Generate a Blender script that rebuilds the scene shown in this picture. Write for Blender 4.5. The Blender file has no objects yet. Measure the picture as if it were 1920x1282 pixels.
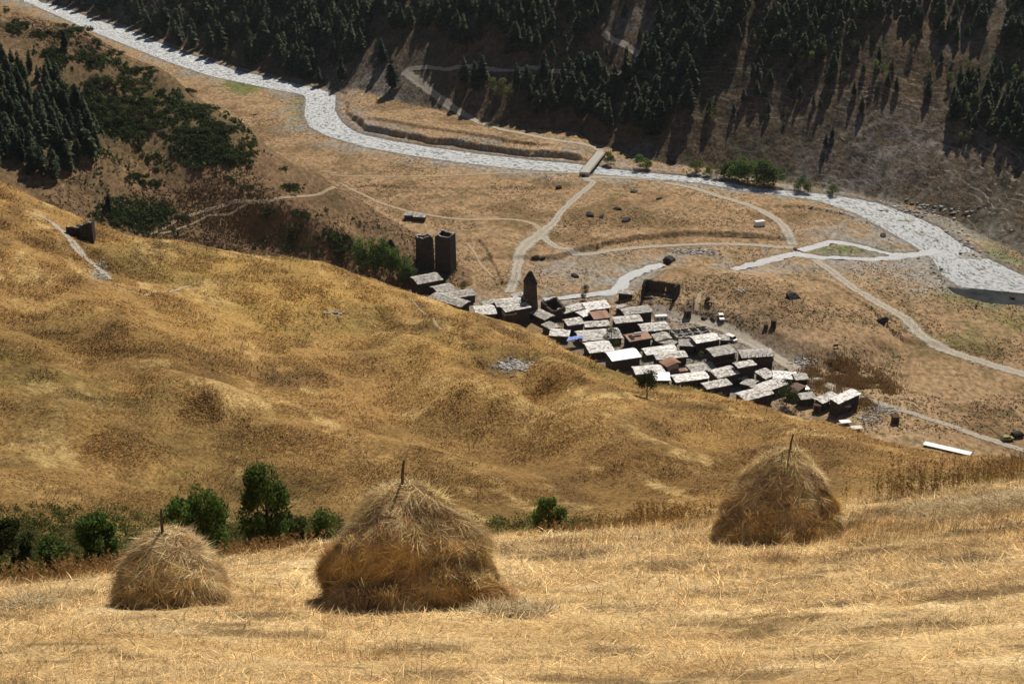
import bpy, math, random
import numpy as np
random.seed(7); RNG = np.random.default_rng(11)
S = bpy.context.scene
C = S.collection
rad = math.radians

# ------------------------------------------------------------------ camera, sky, sun, exposure
PITCH, F = 23.0, 2800.0
cam_d = bpy.data.cameras.new('camera'); cam = bpy.data.objects.new('camera', cam_d); C.objects.link(cam)
cam_d.sensor_width = 36.0; cam_d.lens = F/1920*36; cam_d.clip_start = 0.1; cam_d.clip_end = 9000
cam.location = (0, 0, 0); cam.rotation_euler = (rad(90-PITCH), 0, 0)
S.camera = cam
SUN_EL, SUN_AZ = 49.0, 20.0          # behind the scene, a little to the right of the view axis
world = bpy.data.worlds.new('World'); S.world = world; world.use_nodes = True
nt = world.node_tree; sky = nt.nodes.new('ShaderNodeTexSky'); sky.sky_type = 'NISHITA'; sky.sun_disc = False
sky.sun_elevation = rad(SUN_EL); sky.sun_rotation = rad(SUN_AZ); sky.altitude = 1800
bg = nt.nodes['Background']; bg.inputs['Strength'].default_value = 0.05
nt.links.new(sky.outputs[0], bg.inputs['Color'])
sd = bpy.data.lights.new('sun', 'SUN'); sd.energy = 5.0; sd.angle = rad(0.5); sd.color = (1.0, 0.93, 0.82)
sun = bpy.data.objects.new('sun', sd); C.objects.link(sun)
sun.rotation_euler = (rad(90-SUN_EL), 0, rad(180-SUN_AZ))
sun.location = (0, 0, 100)
S.view_settings.view_transform = 'Standard'; S.view_settings.look = 'None'
S.view_settings.exposure = 0.0; S.view_settings.gamma = 1
S.cycles.max_bounces = 5; S.cycles.transparent_max_bounces = 8

PLAIN = -225.0
# ------------------------------------------------------------------ numeric helpers
def ray(px, py):
    px = np.asarray(px, float); py = np.asarray(py, float)
    a = (px-960)/F; b = -(py-641)/F; p = rad(PITCH)
    return a, math.cos(p)+b*math.sin(p), -math.sin(p)+b*math.cos(p)
def th_t(px, py):
    X, Y, Z = ray(px, py); h = np.hypot(X, Y)
    return np.arctan2(X, Y), Z/h
def project(X, Y, Z):
    p = rad(PITCH); dep = Y*math.cos(p)-Z*math.sin(p); up = Y*math.sin(p)+Z*math.cos(p)
    dep = np.maximum(dep, 1e-3)
    return 960+F*X/dep, 641-F*up/dep
def hsh(ix, iy, seed):
    h = (ix.astype(np.int64)*374761393 + iy.astype(np.int64)*668265263 + seed*1442695041) & 0xffffffff
    h = ((h ^ (h >> 13))*1274126177) & 0xffffffff
    return ((h ^ (h >> 16)) & 0xffff)/65535.0
def vnoise(x, y, seed=0):
    ix = np.floor(x); iy = np.floor(y); fx = x-ix; fy = y-iy
    fx = fx*fx*(3-2*fx); fy = fy*fy*(3-2*fy); ix = ix.astype(np.int64); iy = iy.astype(np.int64)
    a = hsh(ix, iy, seed); b = hsh(ix+1, iy, seed); c = hsh(ix, iy+1, seed); d = hsh(ix+1, iy+1, seed)
    return (a+(b-a)*fx)*(1-fy)+(c+(d-c)*fx)*fy
def fbm(x, y, sc, octv=3, seed=0):
    s = 0; a = 1; tot = 0; f = 1/sc
    for o in range(octv):
        s = s+a*(vnoise(x*f+17.3*o, y*f-9.1*o, seed+o)-.5); tot += a; a *= .5; f *= 2.07
    return s/tot*2
def sst(x, a, b):
    t = np.clip((x-a)/(b-a), 0, 1); return t*t*(3-2*t)
def seg_dist(X, Y, P):
    best = np.full(X.shape, 1e9)
    for (x0, y0), (x1, y1) in zip(P[:-1], P[1:]):
        dx, dy = x1-x0, y1-y0; L = dx*dx+dy*dy+1e-9
        t = np.clip(((X-x0)*dx+(Y-y0)*dy)/L, 0, 1)
        best = np.minimum(best, np.hypot(X-x0-t*dx, Y-y0-t*dy))
    return best
def in_poly(X, Y, P):
    c = np.zeros(X.shape, bool); n = len(P)
    for i in range(n):
        x0, y0 = P[i]; x1, y1 = P[(i+1) % n]
        if y0 == y1: continue
        c ^= ((y0 > Y) != (y1 > Y)) & (X < (x1-x0)*(Y-y0)/(y1-y0)+x0)
    return c
def on_plain(pts, z=PLAIN):
    out = []
    for px, py in pts:
        X, Y, Z = ray(px, py); k = z/Z; out.append((float(X*k), float(Y*k)))
    return out
class RBF:
    def __init__(s, pts):        # (theta, dist, tan elevation)
        s.th = np.array([p[0] for p in pts]); s.ld = np.log([p[1] for p in pts]); v = np.array([p[2] for p in pts])
        s.ks = 2.2; A = s.phi(s.th, s.ld); n = len(pts)
        M = np.zeros((n+3, n+3)); M[:n, :n] = A+np.eye(n)*1e-5
        Pm = np.stack([np.ones(n), s.th*s.ks, s.ld], 1); M[:n, n:] = Pm; M[n:, :n] = Pm.T
        s.w = np.linalg.solve(M, np.concatenate([v, np.zeros(3)]))
    def phi(s, th, ld):
        r2 = ((th[:, None]-s.th[None])*s.ks)**2+(ld[:, None]-s.ld[None])**2+1e-12
        return .5*r2*np.log(r2)
    def __call__(s, th, d):
        th = th.ravel(); ld = np.log(d).ravel(); out = np.empty(th.size); n = len(s.th)
        for i in range(0, th.size, 100000):
            a, b = th[i:i+100000], ld[i:i+100000]
            out[i:i+100000] = s.phi(a, b)@s.w[:n]+s.w[n]+s.w[n+1]*a*s.ks+s.w[n+2]*b
        return out

# ------------------------------------------------------------------ terrain: near meadow + golden hill
colsAB = {
 -250: ([(1282,16),(1200,22),(1140,30),(1120,36)], [(1200,60),(1180,85),(1120,110)], [(1060,120),(850,180),(650,245),(450,320),(330,375),(270,405)], [(300,440),(520,500)]),
 0: ([(1282,15),(1200,20.5),(1125,29),(1097,36)], [(1190,56),(1180,80),(1120,106)], [(1060,120),(980,136),(850,175),(700,222),(550,288),(430,350),(343,405)], [(380,440),(520,500)]),
 300: ([(1282,14.5),(1135,25.5),(1090,31),(1064,37)], [(1165,56),(1170,80),(1120,108)], [(1040,130),(1000,140),(850,185),(700,236),(570,302),(500,350),(449,400)], [(490,440),(560,500)]),
 600: ([(1282,14),(1145,25),(1070,32),(1018,39)], [(1120,58),(1130,85),(1090,112)], [(1030,132),(950,160),(850,196),(750,240),(650,292),(560,348),(492,398)], [(530,440),(600,500)]),
 800: ([(1282,14),(1145,25),(1065,32.5),(1005,40)], [(1110,60),(1120,85),(1070,112)], [(1015,135),(950,160),(850,200),(750,247),(650,302),(590,342),(556,368)], [(600,420),(640,470)]),
 1000: ([(1282,14),(1145,24.5),(1060,32.5),(1003,40)], [(1110,60),(1110,86),(1065,112)], [(1010,134),(950,158),(860,196),(780,236),(700,286),(650,325),(624,350)], [(670,400),(710,440)]),
 1200: ([(1282,14),(1145,24.3),(1045,34),(989,41.5)], [(1100,61),(1100,87),(1055,112)], [(1005,130),(950,155),(870,192),(800,232),(740,277),(703,315)], [(750,365),(800,400)]),
 1400: ([(1282,13.8),(1150,24),(1020,36),(968,43)], [(1080,62),(1090,87),(1045,112)], [(995,130),(930,155),(870,187),(810,226),(765,268),(749,292)], [(800,340),(840,370)]),
 1600: ([(1282,13.6),(1120,25),(1000,37),(940,45)], [(1050,63),(1060,88),(1020,112)], [(975,130),(900,160),(850,196),(820,236),(805,262)], [(850,300),(900,330)]),
 1800: ([(1282,13.5),(1100,25.5),(970,38),(916,46)], [(1030,63),(1040,88),(1000,112)], [(950,130),(890,165),(862,200),(850,225)], [(895,270),(940,300)]),
 1920: ([(1282,13.5),(1095,25.5),(960,38),(901,47)], [(1010,64),(1030,90),(990,112)], [(940,130),(885,165),(865,195),(857,212)], [(900,250),(950,285)]),
 2180: ([(1282,13.5),(1080,25.5),(940,38),(880,48)], [(1000,66),(1030,90),(990,112)], [(945,130),(900,165),(885,190)], [(930,235),(990,280)]),
}
endAB = {-250: 620, 0: 590, 300: 590, 600: 560, 800: 520, 1000: 480, 1200: 445, 1400: 425, 1600: 400, 1800: 380, 1920: 370, 2180: 350}
pts = []
for x, gs in colsAB.items():
    for g in gs:
        for y, d in g:
            th, t = th_t(x, y); pts.append((float(th), d, float(t)))
    th, t = th_t(x, 1282); th = float(th)
    for d, z in ((2, -3.0), (4.5, -4.5), (8.5, -6.7)): pts.append((th, d, z/d))
    e = endAB[x]; th = float(th_t(x, 700)[0])
    for k, z in ((1, -230), (1.25, -255), (1.8, -310), (3.5, -430)): pts.append((th, e*k, z/(e*k)))
rbAB = RBF(pts)
# back-left hill
colsC = {
 -260: [(320,600),(180,645),(40,700),(-60,745)], 0: [(345,600),(250,632),(150,665),(60,700),(14,722)],
 150: [(400,600),(300,630),(200,660),(110,690),(66,706)], 300: [(450,600),(350,630),(250,660),(180,685),(147,696)],
 450: [(475,600),(400,620),(320,645),(260,665),(238,675)], 600: [(500,595),(430,615),(370,635),(338,647)],
 700: [(500,600),(450,615),(405,632),(397,638)], 780: [(505,600),(470,612),(448,622)], 860: [(530,592),(510,600),(503,606)], 935: [(556,584),(553,590)]}
pts = []
for x, g in colsC.items():
    for y, d in g:
        th, t = th_t(x, y); pts.append((float(th), d, float(t)))
    (y0, d0), (y1, d1) = g[0], g[-1]
    th, t = th_t(x, y0); pts.append((float(th), d0-45, float(t)*d0/(d0-45)-16/(d0-45))); pts.append((float(th), d0-140, -240/(d0-140)))
    th, t = th_t(x, y1); z1 = float(t)*d1; dr = 25+max(0, z1-PLAIN)*1.25
    pts.append((float(th), d1+dr, (PLAIN-4)/(d1+dr))); pts.append((float(th), d1+dr*2+60, -262/(d1+dr*2+60))); pts.append((float(th), 1500, -400/1500))
for x in (1010, 1200, 1600):
    for y, d, z in ((520, 560, -236), (520, 640, -238), (520, 900, -300)):
        pts.append((float(th_t(x, y)[0]), d, z/d))
rbC = RBF(pts)

FAR_BASE = [(-300,-95),(-100,-48),(0,-18),(150,24),(250,58),(330,91),(440,128),(560,154),(628,176),(660,190),(720,208),(800,226),(900,249),(1040,266),(1135,284),(1200,304),(1300,320),(1400,338),(1500,350),(1600,368),(1700,392),(1780,420),(1850,458),(1920,490),(2100,560),(2350,640)]
fb = on_plain(FAR_BASE); fb_th = np.array([math.atan2(x, y) for x, y in fb]); fb_d = np.array([math.hypot(x, y) for x, y in fb])
RIV_FAR = [(70,-14),(150,26),(250,60),(330,93),(400,117),(440,131),(500,144),(560,158),(600,166),(628,178),(627,205),(640,228),(670,248),(730,262),(800,274),(900,288),(1000,299),(1080,306),(1160,317),(1240,325),(1320,333),(1400,348),(1480,357),(1560,364),(1640,378),(1700,398),(1760,425),(1800,455),(1850,482),(1920,516),(2100,566)]
RIV_NEAR = [(10,-14),(90,20),(180,60),(262,93),(335,121),(395,141),(460,155),(520,167),(560,174),(575,184),(572,215),(582,236),(615,253),(690,275),(780,291),(880,305),(980,316),(1070,321),(1160,328),(1240,335),(1320,342),(1400,357),(1480,366),(1540,376),(1610,400),(1655,424),(1710,455),(1750,482),(1768,512),(1800,535),(2100,600)]
STREAMS = [
 ([(1375,504),(1410,494),(1450,484),(1490,475),(1530,480),(1580,482),(1640,484),(1700,478),(1760,468)], [5,6,7,8,5,4,5,6,8]),
 ([(1500,468),(1530,460),(1560,452),(1600,457),(1640,468),(1670,474),(1700,476)], [6,6,5,5,4,4,4]),
 ([(1245,494),(1215,502),(1190,512),(1170,524),(1164,536),(1148,546),(1110,551),(1060,556),(1020,560)], [5,6,7,7,7,7,5,4,4]),
]
KNOLL = on_plain([(1195,556),(1240,512),(1330,512),(1430,520),(1520,535),(1610,590),(1640,650),(1560,672),(1450,630),(1340,585),(1240,580)])

# polar grid (fine where the camera looks)
th_g = np.concatenate([np.linspace(rad(-40), rad(-24), 50)[:-1], np.linspace(rad(-24), rad(24), 1250), np.linspace(rad(24), rad(40), 50)[1:]])
d_g = np.concatenate([np.geomspace(2, 12, 30)[:-1], np.geomspace(12, 52, 290)[:-1], np.geomspace(52, 118, 50)[:-1], np.geomspace(118, 425, 380)[:-1], np.linspace(425, 900, 420)[:-1], np.linspace(900, 1300, 160)[:-1], np.geomspace(1300, 2600, 40)])
NT, ND = len(th_g), len(d_g)
TH, D = np.meshgrid(th_g, d_g)          # ND x NT
X = D*np.sin(TH); Y = D*np.cos(TH)
zAB = np.full(TH.shape, -600.0); m = D < 640
zAB[m] = rbAB(TH[m], D[m])*D[m]
zC = np.full(TH.shape, -600.0); m = (D > 420) & (D < 1200) & (TH < rad(8))
zC[m] = rbC(TH[m], D[m])*D[m]
# plain
zP = PLAIN+fbm(X, Y, 38, 3, 5)*.9+fbm(X, Y, 9, 2, 9)*.22
m = (D > 420) & (D < 700)
kn = np.zeros(TH.shape); dk = seg_dist(X[m], Y[m], KNOLL+KNOLL[:1]); ins = in_poly(X[m], Y[m], KNOLL)
kn[m] = np.where(ins, 4.2+3.2*sst(dk, 0, 25), 4.2*(1-sst(dk, 0, 12)))
zP += kn
# river carve
rf, rn = on_plain(RIV_FAR), on_plain(RIV_NEAR)
rpoly = rf+rn[::-1]
mr = D > 500
riv = np.full(TH.shape, 60.0)            # signed distance: negative in the water
dd = seg_dist(X[mr], Y[mr], rpoly+rpoly[:1]); ii = in_poly(X[mr], Y[mr], rpoly)
riv[mr] = np.where(ii, -dd, dd)
st_d = np.full(TH.shape, 60.0); stw = []
for P, W in STREAMS:
    w = on_plain(P); stw.append((w, W)); mm = (D > 480) & (D < 900)
    st_d[mm] = np.minimum(st_d[mm], seg_dist(X[mm], Y[mm], w)-np.mean(W)*.5)
POOL = on_plain([(1775,536),(1805,540),(1860,546),(1930,553),(1960,570),(1900,570),(1850,566),(1815,557),(1790,548)])
mm = (D > 480) & (D < 800); q_ = seg_dist(X[mm], Y[mm], POOL+POOL[:1]); st_d[mm] = np.minimum(st_d[mm], np.where(in_poly(X[mm], Y[mm], POOL), -q_, q_))
flat = 1-sst(np.minimum(riv, st_d), 0, 14)
zP = zP*(1-flat)+(PLAIN-.1)*flat
rft = np.array([math.atan2(a, b) for a, b in rf]); rfd = np.array([math.hypot(a, b) for a, b in rf]); BX0, _b = project(X, Y, np.full(X.shape, PLAIN))
beyond = (D > np.interp(TH, rft, rfd)-2)*(riv > 0)
zP += 3.4*sst(riv+fbm(X, Y, 9, 3, 79)*2.5, 5, 7.5)*beyond*sst(BX0, 625, 680)*(1-sst(BX0, 1075, 1120))*sst(D, 500, 520)
for SP, sh, tp in [([(1045,486),(1110,466),(1200,448),(1300,441),(1410,449)], 2.4, 30), ([(700,236),(800,254),(900,268),(1010,285)], 1.8, 12), ([(1500,392),(1580,405),(1650,425)], 1.6, 14), ([(1560,545),(1620,590),(1700,640)], 1.5, 16), ([(900,455),(930,500),(940,530)], 1.2, 12), ([(700,350),(850,356),(1000,352)], 1.0, 14)]:
    sp = on_plain(SP); sd_ = np.full(X.shape, 999.); mm = (D > 480) & (D < 1000); sd_[mm] = seg_dist(X[mm], Y[mm], sp); st_ = np.array([math.atan2(a, b) for a, b in sp]); sdd = np.array([math.hypot(a, b) for a, b in sp])
    far_side = D-np.interp(TH, st_, sdd)+fbm(X, Y, 12, 3, 81)*2.5; zP += (1-flat)*sh*np.exp(-sd_/tp)*sst(far_side, -1.2, 1.2)
zP -= 1.4*(1-sst(riv, -1.5, 1.5))+0.9*(1-sst(st_d, -1, 1.0))
BX, BY = project(X, Y, np.full(X.shape, PLAIN)); bars = np.zeros(X.shape)
for cx, cy, rx, ry in [(1822,478,34,9),(1728,436,16,5),(1700,412,22,3),(1770,505,10,8),(1845,503,20,4),(1660,393,14,2),(1750,470,9,6)]:
    bars = np.maximum(bars, np.exp(-((BX-cx-(BY-cy)*1.2)/rx)**2-((BY-cy)/ry)**2)*(1+.8*fbm(X, Y, 5, 3, 77)))
zP += 1.15*sst(bars, .35, .6)*(riv < 0)*(D > 480)
# terrace across the river: a small eroded bank
# far mountainside
db = np.interp(TH, fb_th, fb_d)
mE = (D > db-5) & (D < 2700); s = np.zeros(TH.shape); s[mE] = seg_dist(X[mE], Y[mE], fb)
s = np.where(D > db, s, 0)
slope = np.interp(TH, [rad(-20), rad(-6), rad(6), rad(20)], [.80, .76, .72, .66])
ua = TH*820
gul = fbm(ua, s*.3, 46, 4, 21)*np.minimum(s*.15, 8)+fbm(ua, s*.8, 12, 4, 31)*np.minimum(s*.07, 2.4)
zE = np.where(s > 0, PLAIN-1+slope*(np.minimum(s, 400)+.1*np.maximum(s-400, 0))-slope*5*(1-np.exp(-s/5))+gul, -600)
reg = np.zeros(TH.shape, np.int8)
def smax(a, b, k):
    h = np.clip(.5+.5*(a-b)/k, 0, 1); return b*(1-h)+a*h+k*h*(1-h)
rdg = 1-2*np.abs(fbm(X*.8+Y*.3, Y*.6-X*.5, 34, 3, 45))
rough = fbm(X, Y, 60, 3, 41)*1.8+(rdg-.6)*1.3+fbm(X, Y, 17, 3, 43)*1.0+fbm(X, Y, 4.5, 2, 47)*.5
nearw = sst(D, 55, 130)
zAB = zAB+rough*nearw*np.clip(D/300, .45, 1.1)+(1-nearw)*sst(D, 5, 14)*(fbm(X*.5, Y*1.1, 2.6, 3, 51)*.10+fbm(X, Y, .6, 2, 53)*.07)
zC = zC+fbm(X, Y, 55, 4, 61)*2.6+fbm(X, Y, 12, 3, 63)*.9
base = smax(smax(smax(zP, zE, 1.5), zC, 2.0), zAB, 2.0)

class Grid:
    def __init__(s, z): s.z = z; s.t = z/D; s.ct = np.maximum.accumulate(s.t, 0)
    def cast(s, px, py):
        th, t = th_t(px, py); th = np.atleast_1d(th); t = np.atleast_1d(t)
        c = np.interp(th, th_g, np.arange(NT)); out = []
        for k in range(len(th)):
            i = int(min(c[k], NT-2)); f = c[k]-i; col = s.ct[:, i]*(1-f)+s.ct[:, i+1]*f
            j = int(np.searchsorted(col, t[k])); j = min(max(j, 1), ND-1)
            a, b = col[j-1], col[j]; g = 0 if b <= a else (t[k]-a)/(b-a)
            d = d_g[j-1]+(d_g[j]-d_g[j-1])*min(max(g, 0), 1)
            out.append((d*math.sin(th[k]), d*math.cos(th[k]), d*t[k]))
        return out
    def h(s, x, y):
        x = np.asarray(x, float); y = np.asarray(y, float); th = np.arctan2(x, y); d = np.hypot(x, y)
        c = np.clip(np.interp(th, th_g, np.arange(NT)), 0, NT-1.001); r = np.clip(np.interp(d, d_g, np.arange(ND)), 0, ND-1.001)
        i = c.astype(int); f = c-i; j = r.astype(int); g = r-j
        return (s.z[j, i]*(1-f)+s.z[j, i+1]*f)*(1-g)+(s.z[j+1, i]*(1-f)+s.z[j+1, i+1]*f)*g
G0 = Grid(base)
# ridges and gullies of the golden hill and of the back-left hill
mB = (D > 100) & (D < 470)
for P, wd, amp in [
    ([(-60,455),(0,478),(60,503),(130,545),(200,602),(260,650),(320,700),(355,745)], 9, 2.5),
    ([(60,560),(150,660),(230,740),(300,800),(340,850)], 14, -1.6),
    ([(0,640),(100,720),(180,800)], 10, 2.0),
    ([(600,596),(640,590),(690,598)], 7, 2.6), ([(560,620),(640,640),(720,640)], 9, -1.6),
    ([(740,640),(800,700),(870,745),(960,775),(1050,800),(1150,842),(1240,880)], 7, 2.4),
    ([(700,700),(760,760),(850,800),(960,840)], 9, -2.2),
    ([(930,675),(990,708),(1040,748),(1090,790)], 6, -3.0),
    ([(860,615),(960,655),(1040,695),(1120,738),(1180,780),(1230,820)], 7, 1.8),
    ([(420,760),(520,800),(640,835),(760,870),(900,910)], 8, 1.6),
    ([(300,880),(450,900),(600,910)], 9, -1.8), ([(1100,800),(1250,800),(1350,830)], 8, -1.3),
    ([(1300,770),(1420,800),(1560,850)], 7, 1.2)]:
    w = [(p[0], p[1]) for p in G0.cast([p[0] for p in P], [p[1] for p in P])]
    q = seg_dist(X[mB], Y[mB], w); wob = 1+.5*fbm(X[mB], Y[mB], 20, 2, 71)
    base[mB] += 1.5*amp*wob*np.exp(-(q/wd)**2)
mC = (D > 500) & (D < 800)
for P, wd, amp in [([(440,380),(520,400),(600,440),(680,490)], 12, 3.5), ([(470,440),(560,465),(640,492)], 9, -3.5), ([(250,300),(330,360),(300,430)], 15, -3), ([(330,170),(420,290),(500,360)], 16, 3)]:
    w = [(p[0], p[1]) for p in G0.cast([p[0] for p in P], [p[1] for p in P])]
    base[mC] += amp*np.exp(-(seg_dist(X[mC], Y[mC], w)/wd)**2)
G = Grid(base)
regB = (zAB > np.maximum(zP, np.maximum(zC, zE))-.5)
regC = (zC > np.maximum(zP, zE)-.3) & ~regB
regE = (zE > zP-.2) & ~regB & ~regC
PX, PY = project(X, Y, base)

# ------------------------------------------------------------------ ground colour (what the ground is made of)
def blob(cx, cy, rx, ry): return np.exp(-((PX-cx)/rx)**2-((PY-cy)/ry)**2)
def mix(a, b, w): return a*(1-w[..., None])+np.array(b)*w[..., None]
n60, n18, n5, n2 = fbm(X, Y, 60, 3, 101), fbm(X, Y, 18, 3, 103), fbm(X, Y, 5, 3, 107), fbm(X, Y, 1.6, 2, 109)
col = np.zeros(TH.shape+(3,)); col[:] = (.325, .215, .118)
col = mix(col, (.19, .122, .06), sst(n18+.5*n60, .0, .5)*.85)
col = mix(col, (.42, .295, .17), sst(-n60-.4*n18, .1, .6)*.6)
col = mix(col, (.13, .105, .05), sst(n5+.4*n2, .16, .55)*.65)
nearwat = 1-sst(np.minimum(riv*.7, st_d), 1, 16+10*n18)
col = mix(col, (.30, .275, .235), nearwat*sst(n5+n18, -.5, .4)*.85)
for cx, cy, rx, ry, k in [(1060,505,60,20,.9),(1130,520,50,16,.7),(1300,472,40,7,.8),(1580,440,90,22,.6),(1650,500,90,25,.7),(1730,510,40,40,.8),(1800,450,50,25,.6),(1440,505,60,8,.8),(1100,480,50,14,.4),(1230,480,60,10,.4),(1740,480,45,45,.9),(1690,445,50,16,.8)]:
    col = mix(col, (.31, .285, .245), np.clip(blob(cx, cy, rx, ry)*k*1.5*(.6+n5*.7), 0, .9)*(D > 480))
for cx, cy, rx, ry, k in [(458,160,30,13,2.2),(1850,560,90,12,.9),(1580,468,60,8,.9),(1900,600,60,25,.5),(1800,650,70,30,.35),(560,200,18,35,.5),(1300,640,60,40,.25),(1600,770,60,20,.3),(1880,480,60,30,.7)]:
    col = mix(col, (.13, .15, .042), np.clip(blob(cx, cy, rx, ry)*k*(.8+n5*.8), 0, .9)*(D > 430))
vil = np.clip(blob(1220, 660, 150, 75)+blob(1400, 700, 110, 60)+blob(900, 580, 70, 25), 0, 1)*(D > 430)
col = mix(col, (.24, .215, .18), np.clip(vil*1.3*(.75+.4*n5), 0, .9))
cliff = (riv > 0) & (riv < 6) & (D > np.interp(TH, fb_th, np.array([math.hypot(*p) for p in on_plain([(x, y) for x, y in FAR_BASE])]))-60)
col = mix(col, (.33, .31, .27), (riv < 1)*(D > 480)*.9)
# golden hill
cb = np.zeros(col.shape); cb[:] = (.37, .22, .08)
streak = fbm(X*.9+Y*.35, Y*.35-X*.2, 7, 3, 131)
cb = mix(cb, (.20, .115, .042), sst(n60+.6*n18+.3*streak, .05, .75)*.75)
cb = mix(cb, (.50, .32, .115), sst(-n60*.6-.6*n18+.5*streak, .1, .8)*.75)
cb = mix(cb, (.17, .145, .045), sst(fbm(X, Y, 30, 3, 141)+.3*n5, .25, .7)*.55)
cb = mix(cb, (.13, .08, .034), sst(fbm(X*1.2, Y*.5, 9, 3, 171)+.25*n2, .10, .6)*.65)
cb = mix(cb, (.64, .45, .19), sst(fbm(X*1.3+Y*.3, Y*.45, 6.5, 3, 173)+.2*n2, .2, .7)*.65)
cb = mix(cb, (.10, .06, .025), sst(rdg, -.2, -.8)*.0)
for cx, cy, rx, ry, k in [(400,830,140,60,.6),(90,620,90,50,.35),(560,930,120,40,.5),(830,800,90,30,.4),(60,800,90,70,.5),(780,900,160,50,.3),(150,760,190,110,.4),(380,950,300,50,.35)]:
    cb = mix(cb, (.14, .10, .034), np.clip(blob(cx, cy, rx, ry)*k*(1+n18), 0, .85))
for cx, cy, rx, ry, k in [(560,560,150,45,.8),(450,600,160,60,.5),(800,660,120,40,.4),(900,740,200,18,.35),(480,500,160,20,.5)]:
    cb = mix(cb, (.47, .30, .095), np.clip(blob(cx, cy, rx, ry)*k*(1+n18*.8), 0, .8))
gul_g = np.clip(blob(250, 1020, 420, 60)+blob(900, 985, 300, 25)*.6, 0, 1)*(D > 60)*(D < 165)
cb = mix(cb, (.075, .09, .028), gul_g*.9*(.7+.4*n5))
for cx, cy, rx, ry, k in [(958,684,26,9,1),(625,586,18,3,.5),(185,512,14,16,.9)]:
    cb = mix(cb, (.42, .38, .31), np.clip(blob(cx, cy, rx, ry)*k*2*(.4+n2), 0, .9)*(D > 120))
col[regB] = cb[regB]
# mown meadow
ca = np.zeros(col.shape); ca[:] = (.56, .42, .22)
ca = mix(ca, (.42, .285, .13), sst(fbm(X*.8, Y*1.3, 2.6, 4, 151), .0, .5)*.65)
ca = mix(ca, (.74, .60, .36), sst(fbm(X*.8, Y*1.4, 1.5, 4, 153), .05, .5)*.65)
ca = mix(ca, (.15, .10, .05), sst(fbm(X*.7, Y*1.2, .9, 3, 157), .12, .5)*.75)
ca = ca*np.array([1.0, .935, .85]); wA = 1-sst(D, 46, 56); col = col*(1-wA[..., None])+ca*wA[..., None]
# back-left hill
cc = np.zeros(col.shape); cc[:] = (.19, .12, .066)
cc = mix(cc, (.115, .08, .042), sst(n18+.5*n5, .0, .7)*.8); cc = mix(cc, (.30, .20, .10), sst(-n18-.4*n60, .1, .7)*.5)
cc = mix(cc, (.075, .08, .03), np.clip(blob(240, 210, 130, 70)+blob(400, 255, 60, 45)+blob(60, 230, 120, 90)+blob(250, 410, 60, 30), 0, 1)*.65)
terc = np.abs(np.mod(base*.9+fbm(X, Y, 14, 3, 201)*4.5, 2.4)/2.4-.5)*2
cc = mix(cc, (.34, .24, .14), sst(terc, .82, .98)*.45*sst(n18, -.3, .4))
col[regC] = cc[regC]
# far side
ce = np.zeros(col.shape); ce[:] = (.118, .082, .05)
ce = mix(ce, (.06, .055, .03), sst(n18+.5*n5, -.1, .7)*.8)
ce = mix(ce, (.20, .18, .155), sst(fbm(ua, s*.7, 34, 4, 211)+.25*n5, .15, .6)*.7)
for cx, cy, rx, ry, k in [(700,170,90,50,.9),(1700,300,220,90,.45),(1200,40,60,30,.8),(1880,20,80,40,.6),(1680,270,70,50,.6)]:
    ce = mix(ce, (.21, .19, .165), np.clip(blob(cx, cy, rx, ry)*k*(1+n5), 0, .85))
tz = base*1.0+fbm(ua, s*1.6, 60, 2, 221)*7
te = np.abs(np.mod(tz, 3.1)/3.1-.5)*2
right = sst(PX, 1150, 1450)
ce = mix(ce, (.42, .345, .26), 0*sst(te+.4*n2, .70, .95)*.95*right*(1-sst(s, 45, 100))*sst(fbm(ua, s, 18, 3, 227), -.35, .25))
ce = mix(ce, (.04, .034, .024), sst(fbm(X, Y, 2.6, 3, 231)+.4*n2, -.05, .45)*.75)
ce = mix(ce, (.17, .125, .075), sst(-n5-.5*n18, .1, .7)*.5)
col[regE] = ce[regE]
col = mix(col, (.15, .135, .12), ((1-sst(np.abs(riv-1.5), 1, 3.5))*.6)*(D > 500))
col = np.clip(col*(1+.18*n2[..., None]), .01, .8)

def mesh_np(name, verts, faces=None, tris=None, quads=None):
    me = bpy.data.meshes.new(name); verts = np.asarray(verts, np.float32)
    me.vertices.add(len(verts)); me.vertices.foreach_set('co', verts.ravel())
    ls, lt, lv = [], [], []; off = 0
    for arr, n in ((tris, 3), (quads, 4)):
        if arr is not None and len(arr):
            arr = np.asarray(arr, np.int32); lv.append(arr.ravel()); ls.append(off+np.arange(len(arr))*n); lt.append(np.full(len(arr), n)); off += arr.size
    lv = np.concatenate(lv).astype(np.int32); ls = np.concatenate(ls).astype(np.int32)
    me.loops.add(len(lv)); me.loops.foreach_set('vertex_index', lv)
    me.polygons.add(len(ls)); me.polygons.foreach_set('loop_start', ls)
    try: me.polygons.foreach_set('loop_total', np.concatenate(lt).astype(np.int32))
    except Exception: pass
    me.update(calc_edges=True); return me

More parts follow.
